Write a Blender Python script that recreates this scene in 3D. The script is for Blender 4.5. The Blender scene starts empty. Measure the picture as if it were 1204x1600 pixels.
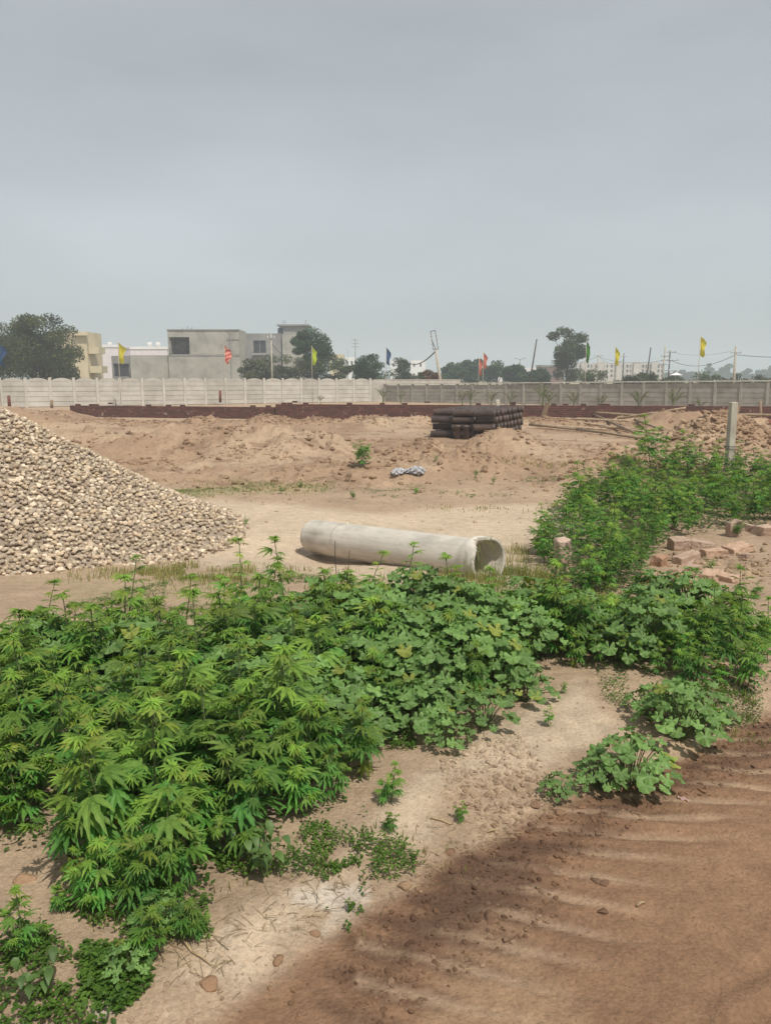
import bpy, math, random
import numpy as np
from mathutils import Vector, Matrix
R = math.radians
rng = np.random.default_rng(7)
random.seed(7)
sc = bpy.context.scene
col = sc.collection

# ---------------------------------------------------------------- camera
F = 1230.0; PITCH = R(9.69); CZ = 1.75
cd = bpy.data.cameras.new('camera'); cam = bpy.data.objects.new('camera', cd); col.objects.link(cam)
cam.location = (0, 0, CZ); cam.rotation_euler = (math.pi/2 - PITCH, 0, 0)
cd.sensor_fit = 'VERTICAL'; cd.sensor_height = 24; cd.lens = 24*F/1600
cd.clip_start = 0.05; cd.clip_end = 3000
sc.camera = cam
# ---------------------------------------------------------------- light
SUN_EL, SUN_AZ = R(57), R(150)
w = bpy.data.worlds.new('World'); sc.world = w; w.use_nodes = True
nt = w.node_tree; nt.nodes.clear()
out = nt.nodes.new('ShaderNodeOutputWorld'); bg = nt.nodes.new('ShaderNodeBackground')
sky = nt.nodes.new('ShaderNodeTexSky'); sky.sky_type = 'NISHITA'; sky.sun_disc = False
sky.sun_elevation = SUN_EL; sky.sun_rotation = SUN_AZ; sky.dust_density = 3.0; sky.air_density = 1.0; sky.ozone_density = 1.0
hs = nt.nodes.new('ShaderNodeHueSaturation'); hs.inputs['Saturation'].default_value = 0.30
tc = nt.nodes.new('ShaderNodeTexCoord'); mp = nt.nodes.new('ShaderNodeMapping'); mp.inputs['Scale'].default_value = (1.2, 1.2, 4.0)
nz = nt.nodes.new('ShaderNodeTexNoise'); nz.inputs['Scale'].default_value = 1.6; nz.inputs['Detail'].default_value = 5; nz.inputs['Roughness'].default_value = 0.5
mr = nt.nodes.new('ShaderNodeMapRange'); mr.inputs[1].default_value = 0.3; mr.inputs[2].default_value = 0.7; mr.inputs[3].default_value = 0.88; mr.inputs[4].default_value = 1.12
mx = nt.nodes.new('ShaderNodeMixRGB'); mx.blend_type = 'MIX'; mx.inputs[0].default_value = 0.62; mx.inputs[2].default_value = (4.42, 4.93, 5.30, 1)
ml = nt.nodes.new('ShaderNodeMixRGB'); ml.blend_type = 'MULTIPLY'; ml.inputs[0].default_value = 1.0
nt.links.new(tc.outputs['Generated'], mp.inputs[0]); nt.links.new(mp.outputs[0], nz.inputs[0]); nt.links.new(nz.outputs[0], mr.inputs[0])
nt.links.new(sky.outputs[0], hs.inputs['Color']); nt.links.new(hs.outputs[0], mx.inputs[1]); nt.links.new(mx.outputs[0], ml.inputs[1]); nt.links.new(mr.outputs[0], ml.inputs[2])
sx = nt.nodes.new('ShaderNodeSeparateXYZ'); nt.links.new(tc.outputs['Generated'], sx.inputs[0])
mz = nt.nodes.new('ShaderNodeMapRange'); mz.interpolation_type = 'SMOOTHSTEP'
for i_, q_ in enumerate((0.12, 0.52, 1.12, 0.92)): mz.inputs[i_+1].default_value = q_
nt.links.new(sx.outputs['Z'], mz.inputs[0])
m2 = nt.nodes.new('ShaderNodeMixRGB'); m2.blend_type = 'MULTIPLY'; m2.inputs[0].default_value = 1.0
nt.links.new(ml.outputs[0], m2.inputs[1]); nt.links.new(mz.outputs[0], m2.inputs[2])
mh = nt.nodes.new('ShaderNodeMapRange'); mh.interpolation_type = 'SMOOTHSTEP'
for i_, q_ in enumerate((0.0, 0.18, 0.86, 1.0)): mh.inputs[i_+1].default_value = q_
nt.links.new(sx.outputs['Z'], mh.inputs[0])
m3 = nt.nodes.new('ShaderNodeMixRGB'); m3.blend_type = 'MULTIPLY'; m3.inputs[0].default_value = 1.0
nt.links.new(m2.outputs[0], m3.inputs[1]); nt.links.new(mh.outputs[0], m3.inputs[2])
nt.links.new(m3.outputs[0], bg.inputs[0]); bg.inputs[1].default_value = 0.08
nt.links.new(bg.outputs[0], out.inputs[0])
sd = bpy.data.lights.new('sun', 'SUN'); sd.energy = 2.7; sd.angle = R(0.6); sd.color = (1.0, 0.95, 0.86)
so = bpy.data.objects.new('sun', sd); col.objects.link(so)
svec = Vector((math.sin(SUN_AZ)*math.cos(SUN_EL), math.cos(SUN_AZ)*math.cos(SUN_EL), math.sin(SUN_EL)))
so.rotation_euler = (-svec).to_track_quat('-Z', 'Y').to_euler(); so.location = (0, 0, 30)
sc.view_settings.view_transform = 'Standard'; sc.view_settings.look = 'None'
sc.view_settings.exposure = 0.45; sc.view_settings.gamma = 1.0
sc.render.engine = 'CYCLES'
sc.cycles.volume_bounces = 1; sc.cycles.max_bounces = 6

# ---------------------------------------------------------------- helpers
def ray(u, v):
    x = (u-602)/F; y = -(v-800)/F
    c, s = math.cos(PITCH), math.sin(PITCH)
    return (x, c + s*y, -s + c*y)
def G(u, v, z=0.0):                      # photo point -> ground point
    d = ray(u, v); t = (z-CZ)/d[2]
    return (d[0]*t, d[1]*t)
def at(u, v, Y):                         # photo point -> point at world depth Y
    d = ray(u, v); t = Y/d[1]
    return Vector((d[0]*t, Y, CZ + d[2]*t))

def hsh(ix, iy, seed):
    h = (ix.astype(np.int64)*374761393 + iy.astype(np.int64)*668265263 + seed*974634777) & 0xffffffff
    h = ((h ^ (h >> 13))*1274126177) & 0xffffffff
    return ((h ^ (h >> 16)) & 0xffff)/65535.0
def vn(x, y, seed=0):
    xi = np.floor(x); yi = np.floor(y); fx = x-xi; fy = y-yi
    fx = fx*fx*(3-2*fx); fy = fy*fy*(3-2*fy)
    a = hsh(xi, yi, seed); b = hsh(xi+1, yi, seed); c = hsh(xi, yi+1, seed); d = hsh(xi+1, yi+1, seed)
    return (a*(1-fx)+b*fx)*(1-fy) + (c*(1-fx)+d*fx)*fy
def fbm(x, y, sc_, oct_=4, seed=0, ridged=False):
    t = 0; a = 1; s = 0; x = x/sc_; y = y/sc_
    for k in range(oct_):
        n = vn(x+17.3*k, y-9.1*k, seed+k)
        if ridged: n = 1-abs(2*n-1)
        t = t + a*n; s += a; a *= 0.5; x = x*2.03+.3*y; y = y*2.03-.3*x*0.5
    return t/s
def sst(a, b, x):
    t = np.clip((x-a)/(b-a), 0, 1); return t*t*(3-2*t)
def pdist(px, py, poly, closed=True):     # signed distance to a polygon, negative inside
    P = np.array(poly); n = len(P); d = np.full(np.shape(px), 1e9); ins = np.zeros(np.shape(px), bool)
    for i in range(n if closed else n-1):
        a = P[i]; b = P[(i+1) % n]; ex, ey = b-a
        t = np.clip(((px-a[0])*ex+(py-a[1])*ey)/(ex*ex+ey*ey+1e-12), 0, 1)
        d = np.minimum(d, np.hypot(px-a[0]-t*ex, py-a[1]-t*ey))
        if closed:
            c = ((a[1] > py) != (b[1] > py))
            with np.errstate(divide='ignore', invalid='ignore'):
                xx = (b[0]-a[0])*(py-a[1])/(b[1]-a[1]+1e-12)+a[0]
            ins ^= (c & (px < xx))
    return np.where(ins, -d, d)

class MB:
    def __init__(s): s.V = []; s.F = []; s.C = []; s.n = 0
    def add(s, v, f, c=1.0):
        v = np.asarray(v, float).reshape(-1, 3); f = np.asarray(f, int)
        s.V.append(v); s.F.append(f+s.n); s.n += len(v)
        c = np.asarray(c, float)
        if c.ndim == 0: c = np.full((len(v), 3), float(c))
        elif c.ndim == 1 and c.shape[0] == 3 and len(v) != 3: c = np.tile(c, (len(v), 1))
        elif c.ndim == 1: c = np.repeat(c[:, None], 3, 1)
        s.C.append(c)
    def box(s, c, size, rz=0, rx=0, ry=0, col_=1.0, jit=0):
        v = np.array([[x, y, z] for x in (-.5, .5) for y in (-.5, .5) for z in (-.5, .5)])*np.array(size)
        if jit: v += rng.normal(0, jit, v.shape)
        m = np.array(Matrix.Rotation(rz, 3, 'Z') @ Matrix.Rotation(ry, 3, 'Y') @ Matrix.Rotation(rx, 3, 'X'))
        v = v @ m.T + np.array(c)
        s.add(v, [[0, 1, 3, 2], [4, 6, 7, 5], [0, 4, 5, 1], [2, 3, 7, 6], [0, 2, 6, 4], [1, 5, 7, 3]], col_)
    def tube(s, pts, rad, n=6, cap=True, col_=1.0):
        pts = [Vector(p) for p in pts]; k = len(pts)
        if not hasattr(rad, '__len__'): rad = [rad]*k
        vs = []
        for i, p in enumerate(pts):
            d = (pts[min(i+1, k-1)]-pts[max(i-1, 0)]).normalized()
            a = d.orthogonal().normalized() if i == 0 else (pa - d*pa.dot(d)).normalized()
            pa = a; b = d.cross(a)
            for j in range(n):
                t = 2*math.pi*j/n; vs.append(p + (a*math.cos(t)+b*math.sin(t))*rad[i])
        f = [[i*n+j, i*n+(j+1) % n, (i+1)*n+(j+1) % n, (i+1)*n+j] for i in range(k-1) for j in range(n)]
        s.add([list(v) for v in vs], f, col_)
        if cap:
            base = s.n-len(vs)
            s.F.append(np.array([[base+j for j in range(n)][::-1]])); s.F.append(np.array([[base+(k-1)*n+j for j in range(n)]]))
    def mesh(s, name, mat, smooth=False):
        me = bpy.data.meshes.new(name)
        V = np.concatenate(s.V); C = np.concatenate(s.C)
        me.vertices.add(len(V)); me.vertices.foreach_set('co', V.ravel())
        loops = np.concatenate([f.ravel() for f in s.F]); tot = np.concatenate([np.full(len(f), f.shape[1]) for f in s.F])
        me.loops.add(len(loops)); me.loops.foreach_set('vertex_index', loops.astype(np.int32))
        me.polygons.add(len(tot)); st = np.concatenate([[0], np.cumsum(tot)[:-1]])
        me.polygons.foreach_set('loop_start', st.astype(np.int32))
        me.update(calc_edges=True)
        a = me.attributes.new('Col', 'FLOAT_COLOR', 'POINT'); c4 = np.ones((len(V), 4)); c4[:, :3] = C
        a.data.foreach_set('color', c4.ravel())
        me.polygons.foreach_set('use_smooth', np.full(len(tot), bool(smooth)))
        me.materials.append(mat); me.validate()
        return me
    def build(s, name, mat, parent=None, smooth=False, **kw):
        o = bpy.data.objects.new(name, s.mesh(name, mat, smooth)); col.objects.link(o)
        if parent: o.parent = parent
        tag(o, **kw); return o

def tag(o, label=None, cat=None, group=None, kind=None):
    if label: o['label'] = label
    if cat: o['category'] = cat
    if group: o['group'] = group
    if kind: o['kind'] = kind
    return o
def empty(name, loc, rz=0, **kw):
    o = bpy.data.objects.new(name, None); col.objects.link(o); o.empty_display_size = 0.2
    o.location = loc; o.rotation_euler = (0, 0, rz); tag(o, **kw); return o
used = set()
def put(proto, loc, rot=(0, 0, 0), scale=1.0, **kw):
    """first call moves the proto itself, later calls copy it with its parts"""
    if proto.name not in used: used.add(proto.name); o = proto
    else:
        o = proto.copy(); col.objects.link(o)
        for ch in proto.children:
            c = ch.copy(); col.objects.link(c); c.parent = o
            for g in ch.children:
                d = g.copy(); col.objects.link(d); d.parent = c
    o.location = loc; o.rotation_euler = rot
    o.scale = (scale,)*3 if not hasattr(scale, '__len__') else scale
    tag(o, **kw); return o

# ---------------------------------------------------------------- materials
def mat(name, c1, c2=None, scale=8, rough=0.9, bump=0.0, bscale=40, attr=False, coord='Object', translucent=0, c3=None, detail=6, spec=0.3, bdist=0.01, objvar=0.0, ramp=(0.35, 0.65)):
    m = bpy.data.materials.new(name); m.use_nodes = True; n = m.node_tree; b = n.nodes['Principled BSDF']
    b.inputs['Roughness'].default_value = rough; b.inputs['Specular IOR Level'].default_value = spec
    L = n.links.new
    t = n.nodes.new('ShaderNodeTexCoord')
    oi = n.nodes.new('ShaderNodeObjectInfo')
    add = n.nodes.new('ShaderNodeVectorMath'); add.operation = 'ADD'
    mulr = n.nodes.new('ShaderNodeMath'); mulr.operation = 'MULTIPLY'; mulr.inputs[1].default_value = 37.0
    L(oi.outputs['Random'], mulr.inputs[0]); L(t.outputs[coord], add.inputs[0]); L(mulr.outputs[0], add.inputs[1])
    V = add.outputs[0]
    if c2 is None: c2 = tuple(x*.8 for x in c1)
    nz = n.nodes.new('ShaderNodeTexNoise'); nz.inputs['Scale'].default_value = scale; nz.inputs['Detail'].default_value = detail; nz.inputs['Roughness'].default_value = 0.6
    L(V, nz.inputs['Vector'])
    cr = n.nodes.new('ShaderNodeValToRGB'); e = cr.color_ramp.elements
    e[0].position = ramp[0]; e[1].position = ramp[1]; e[0].color = (*c2, 1); e[1].color = (*c1, 1)
    if c3: x = e.new((ramp[0]+ramp[1])/2); x.color = (*c3, 1)
    L(nz.outputs[0], cr.inputs[0]); outc = cr.outputs[0]
    if attr:
        at_ = n.nodes.new('ShaderNodeAttribute'); at_.attribute_name = 'Col'
        mm = n.nodes.new('ShaderNodeMixRGB'); mm.blend_type = 'MULTIPLY'; mm.inputs[0].default_value = 1
        L(outc, mm.inputs[1]); L(at_.outputs['Color'], mm.inputs[2]); outc = mm.outputs[0]
    if objvar:
        mr_ = n.nodes.new('ShaderNodeMapRange'); mr_.inputs[3].default_value = 1-objvar; mr_.inputs[4].default_value = 1+objvar
        hv = n.nodes.new('ShaderNodeHueSaturation'); L(oi.outputs['Random'], mr_.inputs[0]); L(mr_.outputs[0], hv.inputs['Value']); L(outc, hv.inputs['Color']); outc = hv.outputs[0]
    L(outc, b.inputs['Base Color'])
    if bump:
        n2 = n.nodes.new('ShaderNodeTexNoise'); n2.inputs['Scale'].default_value = bscale; n2.inputs['Detail'].default_value = 5; L(V, n2.inputs['Vector'])
        bp = n.nodes.new('ShaderNodeBump'); bp.inputs['Strength'].default_value = bump; bp.inputs['Distance'].default_value = bdist
        L(n2.outputs[0], bp.inputs['Height']); L(bp.outputs[0], b.inputs['Normal'])
    if translucent:
        tr = n.nodes.new('ShaderNodeBsdfTranslucent'); ms = n.nodes.new('ShaderNodeMixShader'); ms.inputs[0].default_value = translucent
        br = n.nodes.new('ShaderNodeMixRGB'); br.blend_type = 'MULTIPLY'; br.inputs[0].default_value = 1; br.inputs[2].default_value = (1.5, 1.5, 0.6, 1)
        L(outc, br.inputs[1]); L(br.outputs[0], tr.inputs[0])
        L(b.outputs[0], ms.inputs[1]); L(tr.outputs[0], ms.inputs[2]); L(ms.outputs[0], n.nodes['Material Output'].inputs[0])
    return m

def soil_mat():
    m = bpy.data.materials.new('soil'); m.use_nodes = True; n = m.node_tree; b = n.nodes['Principled BSDF']; L = n.links.new
    b.inputs['Roughness'].default_value = 0.95; b.inputs['Specular IOR Level'].default_value = 0.12
    t = n.nodes.new('ShaderNodeTexCoord'); at_ = n.nodes.new('ShaderNodeAttribute'); at_.attribute_name = 'Col'
    def noise(s, d=6, r=.6):
        x = n.nodes.new('ShaderNodeTexNoise'); x.inputs['Scale'].default_value = s; x.inputs['Detail'].default_value = d; x.inputs['Roughness'].default_value = r
        L(t.outputs['Object'], x.inputs['Vector']); return x.outputs[0]
    def mapr(v, a, b_, c, d):
        x = n.nodes.new('ShaderNodeMapRange'); L(v, x.inputs[0])
        for i, q in enumerate((a, b_, c, d)): x.inputs[i+1].default_value = q
        return x.outputs[0]
    def mul(a, bb):
        x = n.nodes.new('ShaderNodeMixRGB'); x.blend_type = 'MULTIPLY'; x.inputs[0].default_value = 1; L(a, x.inputs[1]); L(bb, x.inputs[2]); return x.outputs[0]
    c = mul(at_.outputs['Color'], mapr(noise(0.9, 5), .3, .7, .88, 1.1))
    c = mul(c, mapr(noise(9, 6, .65), .3, .7, .84, 1.14))
    c = mul(c, mapr(noise(70, 4, .7), .3, .7, .78, 1.16))
    L(c, b.inputs['Base Color'])
    vo = n.nodes.new('ShaderNodeTexVoronoi'); vo.inputs['Scale'].default_value = 55; L(t.outputs['Object'], vo.inputs['Vector'])
    b1 = n.nodes.new('ShaderNodeBump'); b1.inputs['Strength'].default_value = .55; b1.inputs['Distance'].default_value = .02; L(noise(22, 8, .7), b1.inputs['Height'])
    b0 = n.nodes.new('ShaderNodeBump'); b0.inputs['Strength'].default_value = .6; b0.inputs['Distance'].default_value = .05; L(noise(7, 7, .72), b0.inputs['Height']); L(b0.outputs[0], b1.inputs['Normal'])
    b2 = n.nodes.new('ShaderNodeBump'); b2.inputs['Strength'].default_value = .35; b2.inputs['Distance'].default_value = .006; b2.invert = True
    L(vo.outputs['Distance'], b2.inputs['Height']); L(b1.outputs[0], b2.inputs['Normal']); L(b2.outputs[0], b.inputs['Normal'])
    return m

def brick_mat():
    m = bpy.data.materials.new('old_brick'); m.use_nodes = True; n = m.node_tree; b = n.nodes['Principled BSDF']; L = n.links.new
    b.inputs['Roughness'].default_value = .92
    t = n.nodes.new('ShaderNodeTexCoord'); mp_ = n.nodes.new('ShaderNodeMapping'); mp_.inputs['Rotation'].default_value = (R(90), 0, 0)
    br = n.nodes.new('ShaderNodeTexBrick'); br.inputs['Scale'].default_value = 1; br.inputs['Brick Width'].default_value = .24; br.inputs['Row Height'].default_value = .085
    br.inputs['Mortar Size'].default_value = .011; br.inputs['Color1'].default_value = (.175, .068, .050, 1); br.inputs['Color2'].default_value = (.095, .042, .034, 1); br.inputs['Mortar'].default_value = (.06, .04, .032, 1)
    L(t.outputs['Object'], mp_.inputs[0]); L(mp_.outputs[0], br.inputs['Vector'])
    nz_ = n.nodes.new('ShaderNodeTexNoise'); nz_.inputs['Scale'].default_value = 3.2; nz_.inputs['Detail'].default_value = 8; nz_.inputs['Roughness'].default_value = .75; L(mp_.outputs[0], nz_.inputs['Vector'])
    cr = n.nodes.new('ShaderNodeValToRGB'); cr.color_ramp.elements[0].position = .605; cr.color_ramp.elements[1].position = .66; L(nz_.outputs[0], cr.inputs[0])
    mm = n.nodes.new('ShaderNodeMixRGB'); mm.inputs[2].default_value = (.38, .28, .22, 1); L(cr.outputs[0], mm.inputs[0]); L(br.outputs[0], mm.inputs[1])
    L(mm.outputs[0], b.inputs['Base Color'])
    bp = n.nodes.new('ShaderNodeBump'); bp.inputs['Distance'].default_value = .02; L(br.outputs['Fac'], bp.inputs['Height']); bp.invert = True; L(bp.outputs[0], b.inputs['Normal'])
    return m

M = {}
M['soil'] = soil_mat()
M['clod'] = mat('dry_clod', (1.0, .98, .96), (.74, .72, .70), 22, .95, .9, 70, attr=True, spec=.12)
M['stone'] = mat('river_stone', (.60, .515, .41), (.46, .385, .30), 18, .8, .3, 60, attr=True)
M['heap'] = mat('heap_sand', (.38, .30, .225), (.27, .21, .155), 20, .95, .8, 50)
M['hemp'] = mat('hemp_leaf', (.155, .278, .054), (.092, .196, .038), 30, .55, .0, translucent=.33, attr=True, objvar=.28, spec=.22)
M['mallow'] = mat('mallow_leaf', (.190, .312, .088), (.125, .235, .058), 25, .5, .3, 60, translucent=.28, attr=True, objvar=.15, spec=.35, bdist=.004)
M['cover'] = mat('cover_leaf', (.11, .20, .028), (.06, .13, .02), 6, .55, translucent=.3, attr=True)
M['grass'] = mat('grass_blade', (.26, .27, .10), (.15, .19, .06), 3, .7, translucent=.3, attr=True)
M['dry'] = mat('dry_stalk', (.36, .27, .15), (.22, .16, .09), 20, .9, attr=True)
M['stem'] = mat('green_stem', (.13, .17, .06), (.10, .12, .05), 30, .7)
M['pipe'] = mat('cast_concrete', (.66, .615, .55), (.54, .495, .44), 2.2, .85, .25, 90, c3=(.61, .565, .50), ramp=(.3, .7), bdist=.004, attr=True)
M['clay'] = mat('stoneware', (.100, .066, .052), (.058, .038, .031), 5, .5, .2, 30, objvar=.25, spec=.5)
M['precast_w'] = mat('precast_whitewash', (.56, .53, .47), (.44, .41, .36), 1.4, .9, .2, 25, attr=True)
M['precast_g'] = mat('precast_grey', (.40, .375, .33), (.29, .27, .235), 1.6, .9, .3, 25, attr=True)
M['cap'] = mat('white_coping', (.66, .62, .54), (.52, .48, .42), 2, .85)
M['brick'] = brick_mat()
M['brickp'] = mat('loose_brick', (.50, .37, .28), (.38, .26, .19), 12, .92, .5, 50, attr=True)
M['plaster'] = mat('raw_cement', (.44, .41, .36), (.27, .25, .22), .7, .9, .2, 12, c3=(.36, .34, .30), ramp=(.3, .7))
M['plaster2'] = mat('weathered_cement', (.30, .29, .27), (.21, .20, .19), .5, .9, .2, 12)
M['cream'] = mat('cream_paint', (.66, .56, .38), (.56, .47, .31), .6, .85)
M['whitep'] = mat('white_paint', (.86, .84, .83), (.76, .73, .73), .8, .8)
M['pinkw'] = mat('pink_white_paint', (.78, .70, .72), (.68, .61, .63), .8, .8)
M['dark'] = mat('dark_window', (.045, .05, .055), (.03, .03, .035), 2, .3, spec=.5)
M['block'] = mat('faded_block_paint', (.60, .54, .49), (.44, .37, .33), .35, .85)
M['tank'] = mat('white_tank', (.72, .70, .66), (.6, .58, .55), 3, .6)
M['redroof'] = mat('rust_roof', (.22, .12, .10), (.16, .09, .08), 1, .8)
M['steel'] = mat('galvanised', (.36, .36, .35), (.26, .26, .26), 5, .6)
M['darkpole'] = mat('dark_pole', (.10, .095, .09), (.07, .065, .06), 4, .8)
M['rcc'] = mat('pole_concrete', (.50, .455, .365), (.38, .34, .275), 4, .88, .3, 30)
M['wood'] = mat('weathered_wood', (.33, .235, .15), (.22, .15, .095), 9, .85, .3, 30, objvar=.25)
M['polew'] = mat('bleached_wood', (.44, .335, .225), (.26, .185, .12), 7, .85, .3, 30, objvar=.3)
M['bark'] = mat('bark', (.10, .08, .06), (.06, .048, .038), 4, .95)
for nm, c in dict(tree_a=(.070, .092, .028), tree_b=(.050, .100, .036), tree_c=(.080, .105, .048), tree_d=(.105, .118, .066), rusty=(.23, .12, .07)).items():
    M[nm] = mat(nm+'_leaves', c, tuple(x*.62 for x in c), .5, .65, translucent=.22, attr=True)
for nm, c in dict(yellow=(.62, .56, .07), lime=(.50, .62, .07), red=(.50, .10, .08), blue=(.06, .11, .26), green=(.07, .22, .04), pink=(.62, .20, .17), white=(.75, .73, .7)).items():
    M['f_'+nm] = mat('cloth_'+nm, c, tuple(x*.8 for x in c), 3, .8, translucent=.35, attr=True)
M['frond'] = mat('dusty_frond', (.150, .150, .075), (.09, .105, .045), 3, .8, attr=True)
M['plastic'] = mat('plastic_sheet', (.52, .52, .54), (.36, .36, .38), 14, .35, .5, 20, spec=.5)

# ---------------------------------------------------------------- terrain
road_poly = [G(*p) for p in [(300, 1640), (470, 1520), (560, 1420), (640, 1385), (720, 1335), (860, 1270), (1000, 1215), (1110, 1165), (1204, 1115), (1330, 1060)]] + [(9, 5.3), (60, 12), (60, -20), (-4, -20), (-4, .8)]
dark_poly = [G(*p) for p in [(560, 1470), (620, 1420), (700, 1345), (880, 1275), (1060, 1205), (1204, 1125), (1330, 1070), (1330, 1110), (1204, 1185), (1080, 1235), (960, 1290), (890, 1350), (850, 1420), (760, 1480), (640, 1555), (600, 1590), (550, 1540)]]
pale_poly = [G(*p) for p in [(590, 1250), (700, 1190), (830, 1110), (900, 1080), (980, 1150), (900, 1180), (860, 1220), (720, 1240), (680, 1330), (600, 1340), (500, 1420), (380, 1560), (280, 1540), (330, 1470), (480, 1400), (560, 1330)]]
track_poly = [(-3.2, 9.2), (-1.8, 7.6), (.5, 6.2), (1.6, 6.6), (1.5, 8.4), (3.0, 10.4), (2.2, 11.6), (0, 10.9), (-2.5, 12.2), (-4.2, 11.4)]
green_poly = [(-4.4, 11.6), (-3.4, 12.1), (-1.8, 12.9), (-.8, 13.2), (-.9, 14.0), (-2.2, 13.8), (-4.0, 13.2)]
flat_line = [(1.3, 23.2), (4.0, 27.0)]
flat_line2 = [(5.0, 25.5), (10.0, 23.5)]
def gb(x, y, cx, cy, rx, ry, h, p=2.0):
    return h*np.exp(-(((x-cx)/rx)**2+((y-cy)/ry)**2)**(p/2))
MOUNDS = [(-15.0, 29.5, 2.9, 2.0, .80), (-13.4, 33.0, 1.2, 1.2, .50), (-10.8, 30, 1.5, 1.3, .20), (-7.4, 30.5, 1.6, 1.2, .12), (-4.6, 30.5, 1.5, 1.1, .26), (-1.6, 31, 2.2, 1.2, .20), (1.5, 31, 2.4, 1.3, .20),
          *[(-12.5+1.25*k_+.5*math.sin(k_*2.3), 30.6+.5*math.sin(k_*1.7), .55+.25*math.sin(k_*3.1), .5, .13+.10*math.sin(k_*5.3)) for k_ in range(22)],
          (-8.5, 20.5, 3.2, 1.8, .55), (-4.8, 19.5, 2.2, 1.5, .50), (-2.2, 18.8, 1.6, 1.3, .46), (.9, 17.3, .9, .8, .46), (2.75, 18.6, .95, .8, .66), (4.4, 17.4, 1.4, .9, .30), (-1.0, 15.2, 2.0, 1.1, .20), (1.9, 15.3, 1.5, 1.0, .28),
          (7.3, 17.4, 1.25, 1.2, 1.02), (9.9, 17.0, 1.3, 1.0, .55), (10.0, 28.2, 1.3, 1.0, .62), (6.5, 30.5, 3, 1.2, .22), (12.4, 27.5, 2, 1.0, .55), (4.9, 14.6, 1.5, 1.0, .35), (3.6, 13.2, 1.0, .7, .18)]
CARVE = [(-.65, 8.75, .95, .95, .17)]
def H0(x, y):
    h = -.12*sst(6.3, 8.3, y)
    for cx, cy, rx, ry, hh in CARVE: h = h - gb(x, y, cx, cy, rx, ry, hh)
    rd = pdist(x, y, road_poly)
    bank = sst(-.05, .35, rd)*(1-sst(5.8, 7.2, y))*sst(.8, 2.0, y)
    h = h + bank*(.055+.05*(fbm(x, y, .5, 3, 5)-.5))
    mm = 0*x
    for cx, cy, rx, ry, hh in MOUNDS: mm = mm + gb(x, y, cx, cy, rx, ry, hh)
    rough = np.clip(mm*3, 0, 1)
    rough = np.maximum(rough, .55*sst(12.5, 14.5, y)*(1-sst(33, 36, y))*(1-.75*sst(20, 24, y)*(1-sst(28, 30, y))))
    fl = np.maximum(1-sst(.9, 1.5, pdist(x, y, flat_line, False)), 1-sst(1.6, 2.6, pdist(x, y, flat_line2, False)))
    h = h + mm*(1-.9*fl)
    h = h + rough*(1-.8*fl)*(.40*(fbm(x, y, 1.5, 4, 11)-.5) + .15*(fbm(x, y, .55, 4, 13, True)-.6) + .10*np.maximum(0, fbm(x, y, .20, 3, 15)-.52)*(1+1.5*sst(.45, .6, fbm(x, y, .9, 2, 16)))*2) 
    h = h + (.05*(fbm(x, y, 1.1, 4, 21)-.5) + .015*(fbm(x, y, .18, 3, 22)-.5))*sst(2.5, 6, y)
    # road: tyre ridges and clods
    on = sst(.02, -.2, rd)
    dk = pdist(x, y, dark_poly)
    ph = (y - .16*np.maximum(0, 1.1-x)**2*np.sign(1.1-x) + .05*(x-1.1) + .10*fbm(x, y, .45, 3, 3))/.145
    rid = (.5+.5*np.cos(2*math.pi*ph))
    band = np.exp(-((dk-.05)/.16)**2)*(x > -.2)
    h = h + on*band*.034*(rid-.5)*sst(.38, .62, fbm(x, y*2, .30, 3, 55))*1.2
    tr_ = pdist(x, y, [(.55, .8), (1.05, 1.9), (2.3, 3.1), (4.5, 4.6)], False); ph2 = (x*.62-y*.78+.05*fbm(x, y, .2, 2, 7))/.11
    h = h + on*.012*np.exp(-(tr_/.16)**2)*(np.cos(2*math.pi*ph2)-.6) + on*.020*(fbm(x*.7+y*.5, y*1.2, .16, 4, 37)-.5) + on*.03*(fbm(x, y, .5, 3, 38)-.5)
    dkm = sst(.08, -.1, dk)
    h = h + (.35+.65*dkm)*on*(.022*(fbm(x, y, .11, 3, 31)-.5)) + on*dkm*.02*(fbm(x, y, .32, 3, 33)-.4)
    h = h - .05*gb(x, y, 1.7, 1.9, .5, .9, 1)*on
    h = h + (1-on)*(1-sst(6, 9, y))*.018*(fbm(x, y, .09, 3, 35)-.5)
    return h
def H(x, y):
    return float(H0(np.array([float(x)]), np.array([float(y)]))[0])
def GH(u, v):
    z = 0
    for _ in range(6):
        x, y = G(u, v, z); z = H(x, y)
    return Vector((x, y, z))

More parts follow.
